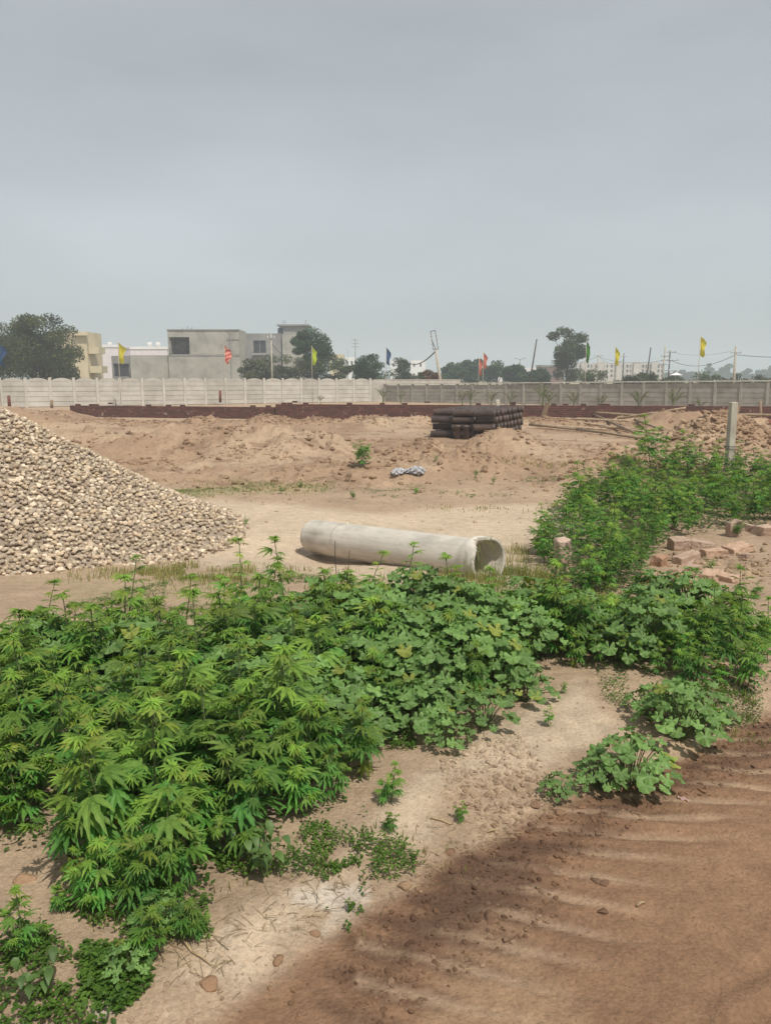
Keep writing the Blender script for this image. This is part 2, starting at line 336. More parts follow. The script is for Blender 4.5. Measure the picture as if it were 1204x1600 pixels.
def axis(segs):
    o = []
    for a, b, s in segs: o += list(np.arange(a, b, s))
    return o
xp = axis([(0, 2.6, .02), (2.6, 4.5, .03), (4.5, 10, .06), (10, 26, .16)])
g = 26.; st = .3
while g < 900: xp.append(g); st *= 1.35; g += st
xs = np.array(sorted(set([-a for a in xp] + xp)))
yp = axis([(-1, 1.4, .1), (1.4, 5.6, .02), (5.6, 9, .04), (9, 14, .06), (14, 22, .08), (22, 35, .12)])
g = 35.; st = .25
while g < 1500: yp.append(g); st *= 1.2; g += st
ym = [-1-2.0**k for k in range(0, 6)]
ys = np.array(sorted(ym + yp))
X, Y = np.meshgrid(xs, ys); Z = H0(X, Y)
from bisect import bisect_right
_xl, _yl = xs.tolist(), ys.tolist(); _Z = Z
def H(x, y):
    i = min(max(bisect_right(_xl, x)-1, 0), len(_xl)-2); j = min(max(bisect_right(_yl, y)-1, 0), len(_yl)-2)
    a = (x-_xl[i])/(_xl[i+1]-_xl[i]); b = (y-_yl[j])/(_yl[j+1]-_yl[j])
    return float((_Z[j, i]*(1-a)+_Z[j, i+1]*a)*(1-b)+(_Z[j+1, i]*(1-a)+_Z[j+1, i+1]*a)*b)
x, y = X.ravel(), Y.ravel(); z = Z.ravel()
tan = np.array([.445, .322, .218]); brown = np.array([.280, .165, .098]); painted_shade = np.array([.128, .074, .049]); pale = np.array([.60, .475, .345]); red = np.array([.355, .235, .152]); olive = np.array([.33, .29, .15]); white = np.array([.60, .52, .43])
def mixc(c, d, t): return c*(1-t[:, None]) + d*t[:, None]
C = np.tile(tan, (len(x), 1))
farf = sst(12.5, 15, y)
C = mixc(C, red, farf*sst(.36, .56, fbm(x, y, 2.2, 4, 41))*.85*(1-sst(33, 36, y)))
C = mixc(C, red*.78, sst(12, 14, y)*(1-sst(33, 36, y))*.8*sst(.58, .72, fbm(x, y*1.6, .7, 5, 52)))
C = mixc(C, tan*.8, (1-sst(12, 14, y))*.6*sst(.5, .68, fbm(x, y*1.4, .8, 5, 53)))
C = mixc(C, pale, .85*sst(.3, -.4, pdist(x, y, track_poly)+.5*(fbm(x, y, .8, 3, 42)-.5)))
C = mixc(C, olive, .55*sst(.3, -.3, pdist(x, y, green_poly)+.9*(fbm(x, y, .5, 3, 43)-.5)))
C = mixc(C, olive, .4*sst(.5, .7, fbm(x, y, .6, 4, 47))*sst(4.5, 5.2, y)*(1-sst(6.6, 7.6, y)))
C = mixc(C, np.array([.25, .27, .12]), sst(75, 95, y)*.6)
rd = pdist(x, y, road_poly) + .12*(fbm(x, y, .35, 4, 44)-.5)
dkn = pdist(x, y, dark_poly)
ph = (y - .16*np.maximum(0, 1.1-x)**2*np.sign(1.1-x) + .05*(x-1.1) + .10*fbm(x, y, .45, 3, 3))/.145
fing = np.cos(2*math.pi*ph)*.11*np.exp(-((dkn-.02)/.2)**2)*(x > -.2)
C = mixc(C, pale, .7*sst(.05, -.12, pdist(x, y, pale_poly)+.2*(fbm(x, y, .3, 4, 45)-.5)))
wp = sst(.62, .72, fbm(x, y, .16, 4, 46))*np.exp(-((rd-.14)/.12)**2)*(y < 2.7)
C = mixc(C, white, .9*wp)
on = sst(.06, -.06, rd)
C = mixc(C, brown, on)
dust = np.array([.37, .240, .145])
C = mixc(C, dust, on*.8*sst(.45, .62, fbm(x*1.3, y*.6, .5, 4, 48)))
C = mixc(C, painted_shade, on*.90*sst(.20, -.14, dkn+fing+.42*(fbm(x, y, .35, 5, 49)-.5)))  # soft dark road patch: shadow and window reflection painted into the soil colour
C = mixc(C, np.array([.46, .32, .21]), on*.75*np.clip(-np.cos(2*math.pi*ph)*1.6-.5, 0, 1)*np.exp(-((dkn-.06)/.20)**2)*(x > -.1)*sst(.35, .5, fbm(x, y*2, .4, 2, 51)))
nx, ny = len(xs), len(ys)
ii = (np.arange(ny-1)[:, None]*nx + np.arange(nx-1)[None, :]).ravel()
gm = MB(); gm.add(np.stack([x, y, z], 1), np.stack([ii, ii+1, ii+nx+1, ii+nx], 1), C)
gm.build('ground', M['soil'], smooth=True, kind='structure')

# ---------------------------------------------------------------- rocks
def ico(sub):
    import bmesh
    bm = bmesh.new(); bmesh.ops.create_icosphere(bm, subdivisions=sub, radius=1)
    v = np.array([list(q.co) for q in bm.verts]); f = np.array([[q.index for q in p.verts] for p in bm.faces]); bm.free(); return v, f
IC1, IC2, IC3 = ico(1), ico(2), ico(3)
def rock(base, amp, seed, cuts=4):
    v, f = base; r = np.random.default_rng(seed); v = v.copy()
    v = v*np.array([1, r.uniform(.65, .95), r.uniform(.5, .8)])
    for k in range(cuts):
        n = r.normal(size=3); n /= np.linalg.norm(n); d = v@n; lim = r.uniform(.45, .75)
        v -= np.outer(np.maximum(d-lim, 0), n)*.9
    v *= 1+r.normal(0, amp, (len(v), 1))
    return v, f
ROCK1 = [rock(IC1, .10, s, 5) for s in range(14)]; ROCK2 = [rock(IC2, .04, s, 8) for s in range(14)]; ROCK3 = [rock(IC3, .018, s+40, 7) for s in range(8)]
def rrot(r):
    return np.array(Matrix.Rotation(r.uniform(0, 6.28), 3, 'Z') @ Matrix.Rotation(r.uniform(-.5, .5), 3, 'X') @ Matrix.Rotation(r.uniform(-.5, .5), 3, 'Y'))

# gravel heap ------------------------------------------------------
HC = np.array([-5.0, 9.35]); HR = 3.0; HH = 1.78
def heap_h(x, y):
    dx, dy = x-HC[0], y-HC[1]; r = np.hypot(dx, dy); th = np.arctan2(dy, dx)
    Rr = HR*(1+.05*np.sin(3*th+1)+.04*np.sin(5*th+.4)); t = r/Rr
    prof = np.where(t < .12, 1-.5*t/.12*.12, 1-t+.0) ; prof = np.clip(1.0-t, 0, 1)
    prof = prof - .05*np.sin(np.pi*np.clip(t, 0, 1)) - .03*np.exp(-(t/.1)**2)
    return HH*np.clip(prof, 0, 1) + .10*(fbm(x, y, .7, 3, 61)-.5)*np.clip(1-t, 0, .2)*5
hm = MB(); ntz, nr = 72, 30
vv = []
for j in range(nr+1):
    for k in range(ntz):
        th = 2*math.pi*k/ntz; r_ = HR*1.12*j/nr; vv.append((HC[0]+r_*math.cos(th), HC[1]+r_*math.sin(th)))
vv = np.array(vv); hz = -.12 + heap_h(vv[:, 0], vv[:, 1]) - .016
hz = np.where(np.hypot(*(vv-HC).T) > HR*1.05, -.3, hz)
hm.add(np.c_[vv, hz], [[j*ntz+k, j*ntz+(k+1) % ntz, (j+1)*ntz+(k+1) % ntz, (j+1)*ntz+k] for j in range(nr) for k in range(ntz)])
hobj_core = hm
pal = np.array([[1.0, .97, .92], [.92, .86, .78], [.8, .74, .68], [1.12, 1.08, 1.0], [.72, .68, .66], [1.05, .96, .82], [.62, .56, .5], [1.35, 1.32, 1.25], [.95, .85, .72]])
gs = MB(); rg = np.random.default_rng(3); sp = .046
gxs = np.arange(HC[0]-HR*1.12, HC[0]+HR*1.12, sp)
for yy in np.arange(HC[1]-HR*1.12, HC[1]+HR*1.12, sp):
    px = gxs + rg.uniform(-.023, .023, len(gxs)); py = yy + rg.uniform(-.023, .023, len(gxs))
    rr = np.hypot(px-HC[0], py-HC[1]); hh = heap_h(px, py)
    for a, b, c, r_ in zip(px, py, hh, rr):
        edge = r_ > HR*.98
        if r_ > HR*1.1 or (edge and rg.random() > .45) or a < -7.6: continue
        v, f = ROCK1[rg.integers(10)] if b > 9.6 else ROCK2[rg.integers(14)]
        s = rg.uniform(.021, .037)*(1.3 if rg.random() < .12 else 1)
        gs.add((v*s)@rrot(rg).T + np.array([a, b, -.12+c+rg.uniform(-.005, .022)]), f, (pal[rg.integers(len(pal))]*.92+.08*np.array([.95, .88, .8]))*rg.uniform(.82, 1.14))
for k in range(2):
    pass
root = empty('gravel_heap', (HC[0], HC[1], -.12), label='large heap of tan and grey river gravel at the left', cat='gravel heap', kind='stuff')
for nm, mbb, mt_, sm in (('heap_core', hm, M['heap'], True), ('gravel', gs, M['stone'], False)):
    mbb.V = [v-np.array([HC[0], HC[1], -.12]) for v in mbb.V]; o = mbb.build(nm, mt_, root, smooth=sm, kind='stuff')

# soil clods (uncountable) -----------------------------------------
cl = MB(); rc = np.random.default_rng(5)
def clods(n, fx, smin, smax, base=ROCK1, colr=(1, 1, 1), keep=None, pw=2.5):
    k = 0; tries = 0
    while k < n and tries < n*12:
        tries += 1
        a, b = fx()
        if keep is not None and not keep(a, b): continue
        zz = H(a, b); v, f = base[rc.integers(len(base))]; s = smin+(smax-smin)*rc.random()**pw
        ci_ = min(max(bisect_right(_yl, b)-1, 0), ny-1)*nx + min(max(bisect_right(_xl, a)-1, 0), nx-1)
        cl.add((v*s*np.array([1, 1, .8]))@rrot(rc).T+np.array([a, b, zz+s*rc.uniform(-.35, .25)]), f, C[ci_]*rc.uniform(.78, 1.10)*(.93 if pw > 2 else 1)); k += 1
def mound_pick():
    m_ = MOUNDS[rc.integers(len(MOUNDS))]
    return m_[0]+rc.normal(0, m_[2]*.75), m_[1]+rc.normal(0, m_[3]*.8)
CLU = [mound_pick() for _ in range(90)] + [(rc.uniform(-8, 6), rc.uniform(13, 24)) for _ in range(50)]
def clu_pick():
    c_ = CLU[rc.integers(len(CLU))]; return c_[0]+rc.normal(0, .42), c_[1]+rc.normal(0, .22)
def in_heap(a, b): return math.hypot(a-HC[0], b-HC[1]) < 3.2
clods(9000, mound_pick, .012, .10, pw=4.5, colr=(1.0, .93, .88), keep=lambda a, b: 12.5 < b < 33 and not in_heap(a, b))
clods(5200, clu_pick, .02, .11, colr=(1, 1, 1), pw=2, keep=lambda a, b: 12.5 < b < 33 and not in_heap(a, b))
clods(3500, lambda: (rc.uniform(-9, 9), rc.uniform(12.5, 28)), .012, .07, pw=4, colr=(1.0, .93, .88), keep=lambda a, b: not in_heap(a, b))
clods(900, lambda: (rc.normal(7.3, .9), rc.normal(17.0, .8)), .02, .13, pw=2.4, base=ROCK2, colr=(.95, .82, .76))
clods(500, lambda: (rc.normal(3.35, .5), rc.normal(7.3, .6)), .012, .06, pw=2.5, base=ROCK2)
clods(500, lambda: (rc.uniform(-2.5, 5.5), rc.uniform(6.2, 12.5)), .008, .045, keep=lambda a, b: not in_heap(a, b))
RP = road_poly
def pd1(a, b, P): return float(pdist(np.array([a]), np.array([b]), P)[0])
clods(4200, lambda: (rc.uniform(-.9, 2.9), rc.uniform(1.6, 4.6)), .002, .016, pw=4, base=ROCK1, colr=(.55, .44, .42), keep=lambda a, b: pd1(a, b, dark_poly) < .05)
clods(2200, lambda: (rc.uniform(-1.4, 2.9), rc.uniform(1.7, 5)), .002, .014, pw=4, colr=(.85, .75, .72), keep=lambda a, b: abs(pd1(a, b, RP)) < .25)
cpoly = [G(*p) for p in [(700, 1200), (800, 1170), (860, 1230), (850, 1290), (780, 1310), (700, 1260)]]
clods(1800, lambda: (rc.uniform(0, 3.2), rc.uniform(1.4, 4.0)), .0015, .007, pw=3)
clods(1500, lambda: (rc.uniform(.1, .9), rc.uniform(2.8, 3.8)), .003, .020, pw=2.6, colr=(.82, .74, .7), keep=lambda a, b: pd1(a, b, cpoly) < .03)
clods(2500, lambda: (rc.uniform(-1.5, 2.5), rc.uniform(1.7, 4.8)), .002, .013, pw=4, colr=(1, .95, .92), keep=lambda a, b: pd1(a, b, RP) > 0)
cl.build('soil_clods', M['clod'], smooth=False, kind='stuff', label='loose lumps of dry earth strewn over the ground and the dug mounds', cat='soil')

# single stones in the foreground ----------------------------------
STN = [(840, 1362, .052, (.62, .52, .5), 'flat angular brown stone lying in the painted shade patch of the track'),
 (765, 1436, .036, (.5, .42, .4), 'brown lump of earth at the lower edge of the painted shade patch'),
 (873, 1270, .030, (.72, .62, .56), 'round brown clod at the foot of the mallow by the track edge'),
 (631, 1385, .030, (.95, .86, .78), 'round tan stone beside the last creeping weeds at the verge'),
 (656, 1392, .015, (.8, .7, .64), 'small pebble just right of the round tan stone'),
 (491, 1460, .022, (.9, .78, .7), 'small rounded stone next to the white chalky patch'),
 (436, 1501, .025, (.9, .78, .7), 'tan stone on the verge below the chalky patch'),
 (328, 1538, .036, (.88, .75, .66), 'flat reddish stone half sunk in the pale verge at bottom'),
 (703, 1332, .026, (.62, .5, .46), 'reddish clod beside a small weed where pale verge meets painted shade'),
 (930, 1376, .020, (.5, .42, .4), 'left one of two dark pebbles in the middle of the track'),
 (945, 1380, .022, (.52, .44, .42), 'right one of two dark pebbles in the middle of the track'),
 (835, 1258, .032, (.75, .65, .6), 'tan stone left of the round clod under the mallow'),
 (908, 1262, .020, (.7, .55, .5), 'small red clod under the right side of the mallow by the track'),
 (1063, 1240, .018, (.55, .42, .38), 'dark clod just above the pink scrap of litter'),
 (1096, 1236, .020, (.7, .55, .48), 'brown clod right of the pink scrap of litter'),
 (941, 1425, .022, (.5, .42, .4), 'cracked dark clod in the painted shade left of the pale stick'),
 (770, 1290, .018, (.8, .7, .62), 'small tan clod above the painted shade below the broken clods'),
 (40, 1375, .04, (1, .9, .82), 'pale earth lump at left between the thicket and the creeping weeds'),
 (1155, 1068, .05, (1, .9, .85), 'pale earth lump at right end of the thicket')]
for i, (u, v, s, c, lab) in enumerate(STN):
    p = GH(u, v); m_ = MB(); vv_, ff = ROCK3[i % 8]; m_.add((vv_*s*.85*np.array([1.15, 1, .75]))@np.array(Matrix.Rotation(i*1.3, 3, 'Z')).T*(1+.05*(fbm(vv_[:, 0]*3+9, vv_[:, 1]*3+vv_[:, 2]*2, 1, 3, i)[:, None]-.5)*4), ff, np.array(c)*np.array([.38, .275, .19]))
    o = m_.build('stone', M['clod'], smooth=True, label=lab, cat='stone', group='stones and clods along the track'); o.location = (p.x, p.y, p.z+s*.05)

# ---------------------------------------------------------------- leaves and plants
def leaflet(L, W, n=7, fold=.35, curv=.35, serr=.0):
    t = np.linspace(0, 1, n+1); w_ = W*np.sin(np.pi*np.clip(t, .02, .985)**.85)**.9
    if serr: w_ = w_*np.where(np.arange(n+1) % 2 == 0, 1+serr, 1-serr)
    y_ = L*t*(1-.12*curv*t); z_ = -curv*L*t**2
    v = np.zeros((n+1, 3, 3)); v[:, :, 1] = y_[:, None]; v[:, 0, 0] = -w_/2; v[:, 2, 0] = w_/2
    v[:, :, 2] = z_[:, None]; v[:, 0, 2] += fold*w_/2; v[:, 2, 2] += fold*w_/2
    f = []
    for i in range(n):
        for j in range(2): f.append([i*3+j, i*3+j+1, (i+1)*3+j+1, (i+1)*3+j])
    return v.reshape(-1, 3), np.array(f)
def Rz(a): c, s = math.cos(a), math.sin(a); return np.array([[c, -s, 0], [s, c, 0], [0, 0, 1]])
def Rx(a): c, s = math.cos(a), math.sin(a); return np.array([[1, 0, 0], [0, c, -s], [0, s, c]])
def Ry(a): c, s = math.cos(a), math.sin(a); return np.array([[c, 0, s], [0, 1, 0], [-s, 0, c]])
def hemp_leaf(r, fine=True):
    vs, fs, cs = [], [], []; k = 0
    nl = 7 if r.random() < .75 else 5
    angs = [0, .50, -.50, 1.02, -1.02, 1.75, -1.75][:nl]; lens = [1, .93, .93, .74, .74, .44, .44]
    cv = r.uniform(.15, .55)
    for a, l in zip(angs, lens):
        l = l*r.uniform(.92, 1.06)
        v, f = leaflet(l, .195*l**.8+.01, 9 if fine else 4, .4, cv+r.uniform(-.1, .15), .16 if fine else 0)
        mid = (np.arange(len(v)) % 3 == 1)
        v = v@Ry(r.uniform(-.15, .15)).T@Rz(a+r.uniform(-.06, .06)).T
        vs.append(v); fs.append(f+k); k += len(v); cs.append(np.where(mid, 1.22, .96))
    return np.concatenate(vs), np.concatenate(fs), np.concatenate(cs)
rh = np.random.default_rng(11)
HL = [hemp_leaf(rh) for _ in range(10)]; HLc = [hemp_leaf(rh, False) for _ in range(8)]
def hemp_plant(seed, h=.6, fine=True, size=1.0, bushy=1.0, name='hemp_plant'):
    r = np.random.default_rng(seed); lf = MB(); st_ = MB(); LL = HL if fine else HLc
    def shoot(base, d, ln, nn, ls, r0, top=True):
        d = np.array(d)/np.linalg.norm(d); side = r.normal(0, .06, 3)
        pts = [base + d*ln*t + side*ln*t*t + np.array([0, 0, .10*ln*t*t]) for t in np.linspace(0, 1, 6)]
        st_.tube(pts, list(np.linspace(r0, r0*.35, 6)), 5, False)
        rot = r.uniform(0, 6.28)
        for i in range(nn):
            t = .18 + .80*(i+.5)/nn; q = t*5; k = int(q); p = pts[k]+(pts[min(k+1, 5)]-pts[k])*(q-k)
            rot += math.pi/2+r.uniform(-.3, .3); prof = math.sin(math.pi*min(.95, .18+.75*t)) if t < .7 else .5+.9*(1-t)
            for s_ in (0, math.pi):
                a = rot+s_+r.uniform(-.2, .2); sz = ls*prof*r.uniform(.65, 1.25)
                up = .2+.75*t; o_ = np.array([math.cos(a)*math.cos(up), math.sin(a)*math.cos(up), math.sin(up)])
                q2 = p+o_*sz*.45
                st_.tube([p, p+o_*sz*.25+np.array([0, 0, .01]), q2], [.0022*size, .0018*size, .0013*size], 3, False)
                v, f, c = LL[r.integers(len(LL))]
                pit = r.uniform(-.75, .1) + .55*t
                mtx = Rz(a-math.pi/2)@Rx(pit)@Ry(r.uniform(-.35, .35))
                young = .74+.75*max(0, t-.4)*1.6*(.6 if not top else 1)
                cc = c*r.uniform(.8, 1.18)
                cc = np.stack([cc*young*(1+.15*(young-1))*r.uniform(.88, 1.22), cc*(.9+.1*young), cc*r.uniform(.75, 1.1)], 1)
                if r.random() < .035 and t < .6: cc = cc*np.array([2.6, 1.15, 1.2])*r.uniform(.7, 1.1); pit -= .5; mtx = Rz(a-math.pi/2)@Rx(pit)
                lf.add((v*sz)@mtx.T+q2, f, cc)
        tip = pts[-1]
        for i in range(5):          # crown of small upright leaves
            a = rot+i*2.4; v, f, c = LL[r.integers(len(LL))]; sz = ls*r.uniform(.28, .55)
            mtx = Rz(a)@Rx(r.uniform(-.3, .7))@Ry(r.uniform(-.5, .5)); cc = np.stack([c*1.45, c*1.25, c*1.0], 1)*r.uniform(.8, 1.15)
            lf.add((v*sz)@mtx.T+tip-np.array([0, 0, i*.003]), f, cc)
    ls = .126*size
    shoot(np.array([0, 0, -.02]), (r.normal(0, .08), r.normal(0, .08), 1), h, int(5+h*5), ls, .0045*size+.002)
    nb = int(r.integers(3, 5)*bushy)
    for k in range(nb):
        a = k*2.39+r.uniform(-.3, .3); hb = h*r.uniform(.1, .55)
        shoot(np.array([0, 0, hb]), (math.cos(a), math.sin(a), r.uniform(.6, 1.1)), h*r.uniform(.3, .5), 3, ls*.78, .003*size, False)
    root = empty(name, (0, -50, 0)); lf.build('foliage', M['hemp'], root, smooth=False); st_.build('stem', M['stem'], root, smooth=True)
    return root
def mallow_leaf(r):
    ph_ = r.uniform(0, 6); n = 26; rings = [.0, .35, .7, 1.0]; vs = [[0, 0, 0]]; nl = 5+2*r.integers(0, 2)
    for q in rings[1:]:
        for k in range(n):
            th = -math.pi/2 + .28 + (2*math.pi-.56)*k/(n-1)
            lobe = abs(math.cos(nl/2*(th-math.pi/2)))**.8
            rad = q*(.70+.38*lobe*(q**1.5)) + (.055*(1 if k % 2 else -1)*r.uniform(.3, 1) if q == 1 else 0)
            zz = .22*q*math.cos(nl*(th-math.pi/2))*q - .14*q*q + .12*math.sin(2*th+ph_)*q*q
            vs.append([rad*math.cos(th), rad*math.sin(th), zz])
    f4 = [[1+q*n+k, 1+(q+1)*n+k, 1+(q+1)*n+k+1, 1+q*n+k+1] for q in range(2) for k in range(n-1)]
    f3 = [[0, 1+k, 2+k] for k in range(n-1)]
    v = np.array(vs); v[:, 1] += .25
    c = np.ones(len(v)); c[0] = 1.25
    th = np.arctan2(v[:, 1]-.25, v[:, 0]); c = .93 + .14*np.abs(np.cos(nl/2*(th-math.pi/2)))**6
    return v, np.array(f4), np.array(f3), c
ML = [mallow_leaf(rh) for _ in range(8)]
def mallow_plant(seed, rad=.2, h=.25, n=26, ls=.05):
    r = np.random.default_rng(seed); lf = MB(); st_ = MB()
    for i in range(n):
        q = math.sqrt((i+.5)/n); a = i*2.4+r.uniform(-.3, .3); sz = ls*r.uniform(.65, 1.2)
        e = np.array([rad*q*math.cos(a), rad*q*math.sin(a), h*(1-.65*q*q)*r.uniform(.75, 1.1)+.01])
        b0 = np.array([.02*math.cos(a), .02*math.sin(a), 0]); mdl = b0*.5+e*.5+np.array([0, 0, .03])
        st_.tube([b0, mdl, e], [.003, .0022, .0016], 4, False)
        v, f4, f3, c = ML[r.integers(len(ML))]
        mtx = Rz(a-math.pi/2+r.uniform(-.5, .5))@Rx(-.15-.55*q+r.uniform(-.3, .3))@Ry(r.uniform(-.3, .3))
        cc = c*r.uniform(.72, 1.25)
        if r.random() < .05: cc = np.stack([cc*1.7, cc*1.15, cc*.8], 1)
        P_ = (v*sz)@mtx.T+e; base = lf.n
        lf.add(P_, f4, cc); lf.F.append(f3+base)
    root = empty('mallow_plant', (0, -50, 0)); lf.build('foliage', M['mallow'], root, smooth=True); st_.build('stem', M['stem'], root, smooth=True)
    return root
def broad_plant(seed, h=.22, n=22):
    r = np.random.default_rng(seed); lf = MB(); st_ = MB()
    for b in range(4):
        a0 = b*1.6+r.uniform(-.3, .3); d = np.array([math.cos(a0)*.45, math.sin(a0)*.45, 1.0]); tip = d*h*r.uniform(.8, 1.1)
        st_.tube([(0, 0, 0), tip*.5, tip], [.004, .003, .002], 4, False)
        for i in range(6):
            t = .35+.65*i/5; p = tip*t; a = i*2.0+r.uniform(-.4, .4); v, f = leaflet(r.uniform(.05, .09), .042, 8, .45, .6, .05)
            lf.add(v@(Rz(a)@Rx(r.uniform(-.5, .4))).T+p, f, r.uniform(.5, .85))
    root = empty('broadleaf_weed', (0, -50, 0)); lf.build('foliage', M['mallow'], root, smooth=True); st_.build('stem', M['stem'], root)
    return root

FG = [G(*p) for p in [(-330, 1330), (-60, 1350), (40, 1365), (85, 1430), (180, 1480), (325, 1465), (340, 1400), (420, 1350), (545, 1275), (585, 1225), (565, 1175), (640, 1165), (790, 1110), (850, 1052), (985, 1065), (1060, 1095), (1130, 1105), (1210, 1085), (1215, 1000), (1080, 980), (980, 980), (850, 980), (720, 982), (600, 985), (480, 1000), (300, 1030), (-60, 1040), (-330, 1050)]]
def poisson(poly, dmin, nmax, r, margin=0.0, tries=60000, taken=None):
    P = np.array(poly); lo, hi = P.min(0), P.max(0); pts = list(taken or []); k0 = len(pts); A = np.array(pts).reshape(-1, 2)
    c = r.uniform(lo, hi, (tries, 2)); c = c[pdist(c[:, 0], c[:, 1], poly) < -margin]
    out = []
    for q in c:
        if len(out) >= nmax: break
        if len(A) and np.min(np.sum((A-q)**2, 1)) < dmin*dmin: continue
        out.append(q); A = np.vstack([A, q]) if len(A) else q[None]
    return out
def pix(p, z=0):
    d = Vector((p[0], p[1], z-CZ)); c, s = math.cos(PITCH), math.sin(PITCH)
    dep = d.y*c - d.z*s; up = d.y*s + d.z*c
    return 602+F*d.x/dep, 800-F*up/dep
protos = [hemp_plant(100+i, h=[.42, .50, .36, .46, .54, .40, .48][i], size=[1, 1.05, .95, 1.1, 1, .9, 1.0][i]) for i in range(7)]
mprotos = [mallow_plant(200+i, [.2, .23, .17, .21][i], [.24, .28, .2, .30][i], [46, 52, 34, 46][i], [.036, .040, .034, .041][i]) for i in range(4)]
rp = np.random.default_rng(21)
def mal_w(u, v):        # where mallow rules, in ground terms: the middle strip of the thicket
    a = math.exp(-(((u-800)/210)**2+((v-990)/60)**2)) + .60*math.exp(-(((u-560)/210)**2+((v-1090)/85)**2)) + .55*math.exp(-(((u-250)/190)**2+((v-1090)/50)**2)) + .9*math.exp(-(((u-740)/90)**2+((v-1120)/50)**2))
    return min(.8, a*.82)
def zone(u, v):
    us = [(90, 'by the left border'), (230, 'below the gravel heap'), (380, 'between gravel heap and pipe'), (520, 'below the left end of the pipe'), (660, 'below the middle of the pipe'), (800, 'below the mouth of the pipe'), (960, 'below the whitewashed stub'), (9999, 'below the broken bricks')]
    vs_ = [(1060, 'rear rows'), (1130, 'rear half'), (1230, 'middle'), (1330, 'front half'), (9999, 'front edge')]
    return next(t for a, t in us if u < a), next(t for a, t in vs_ if v < a)
pts = poisson(FG, .143, 330, rp, .04)
for p in pts:
    u, v = pix(p); z = H(*p)
    edge = -pd1(p[0], p[1], FG); ef = min(1, .5+edge/.45)
    if v < 1090 and u < 620 and False: continue
    side, dep_ = zone(u, v)
    if rp.random() < mal_w(u, v):
        q = mprotos[rp.integers(4)]
        put(q, (p[0], p[1], z), (0, 0, rp.uniform(0, 6.28)), rp.uniform(.85, 1.15)*(.8+.3*ef)*(1 if u < 850 else .95), label='round leaved mallow %s, %s of thicket' % (side, dep_), cat='mallow plant', group='mallow plants %s, %s' % (side, dep_))
    else:
        q = protos[rp.integers(7)]
        s = rp.uniform(.62, 1.18)*ef*(1 if u < 700 else max(.86, 1-.14*(u-700)/250))
        put(q, (p[0], p[1], z), (rp.normal(0, .08), rp.normal(0, .08), rp.uniform(0, 6.28)), s, label='%s hemp %s, %s of thicket' % ('tall' if s > .86 else 'shorter', side, dep_), cat='hemp plant', group='%s hemp plants %s, %s' % ('tall' if s > .86 else 'shorter', side, dep_))
# mallow canopy between them
pts2 = poisson(FG, .2, 90, rp, .05)
for p in pts2:
    u, v = pix(p)
    if rp.random() > mal_w(u, v)*.75: continue
    side, dep_ = zone(u, v)
    put(mprotos[rp.integers(4)], (p[0], p[1], H(*p)+.10), (rp.normal(0, .1), rp.normal(0, .1), rp.uniform(0, 6.28)), rp.uniform(.9, 1.25), label='round leaved mallow %s, %s of thicket' % (side, dep_), cat='mallow plant', group='mallow plants %s, %s' % (side, dep_))
# tall ones that stick out at the back of the thicket: (u of tip, v of tip, v of foot)
tallp = [hemp_plant(140+i, h=.72, size=1.05, bushy=.5) for i in range(3)]
TALL = [(70, 912, 1040, 'hemp with drooping top leaves before the gravel heap, leftmost of the tall ones'),
 (192, 872, 1035, 'tall hemp rising before the foot of the gravel heap'),
 (285, 905, 1030, 'hemp plant standing right of the tall one before the gravel heap'),
 (380, 842, 1010, 'slender hemp tip standing against bare soil left of the concrete pipe'),
 (455, 838, 1000, 'tall bushy hemp just left of the concrete pipe end'),
 (408, 885, 1025, 'shorter hemp between the slender tip and the bushy one left of the pipe'),
 (565, 860, 985, 'hemp with bright spreading leaves before the left half of the concrete pipe'),
 (624, 848, 985, 'thin single stemmed hemp in front of the middle of the concrete pipe'),
 (530, 905, 1000, 'low hemp in front of the left part of the concrete pipe'),
 (680, 880, 980, 'short hemp before the right part of the concrete pipe'),
 (500, 930, 1010, 'hemp with narrow leaves at the thicket edge below the pipe left end'),
 (235, 925, 1040, 'hemp at the thicket edge between the two tall ones by the gravel'),
 (340, 915, 1025, 'low hemp at the thicket edge where the gravel heap ends'),
 (30, 965, 1060, 'hemp with broad hanging leaves at the left border of the picture')]
for i, (u, v, vf, lab) in enumerate(TALL):
    x0, y0 = G(u, vf); t_ = at(u, v, y0); h_ = t_.z - H(x0, y0)
    put(tallp[i % 3], (x0, y0, H(x0, y0)), (rp.normal(0, .05), rp.normal(0, .05), rp.uniform(0, 6.28)), (min(1, h_/.72+.15), min(1, h_/.72+.15), h_/.74), label=lab, cat='hemp plant', group='tall hemp at the back of the front thicket')
# mallow clumps on the verge
def mput(u, v, s, lab, k=0): 
    p = GH(u, v); put(mprotos[k], (p.x, p.y, p.z), (0, 0, u), s, label=lab, cat='mallow plant', group='mallow plants on the verge')
mput(985, 1225, .85, 'pale green mallow with flat rounded leaves at the track edge, right plant of the pair', 1)
mput(935, 1232, .60, 'small mallow leaning against the left of the larger one at the track edge', 0)
mput(870, 1245, .50, 'low creeping mallow left of the pair at the track edge', 2)
mput(1060, 1155, .95, 'mallow with large leaves hanging over the bank below the thicket right end', 3)
mput(1015, 1125, .85, 'mallow on the bank above left of the large leaved one', 2)
mput(1095, 1130, .85, 'mallow on the bank beside the grassy slope at right', 0)
mput(820, 1095, .70, 'mallow with a big bright leaf at the thicket edge above bare soil', 1)
mput(755, 1140, .72, 'mallow spilling from the thicket onto pale soil', 3)
mput(700, 1165, .60, 'mallow at the thicket foot left of the spilling one', 0)
mput(590, 1165, .50, 'small mallow in the notch of the thicket', 2)
mput(200, 1520, .45, 'single mallow leaf cluster above the creeping weeds at bottom left', 2)
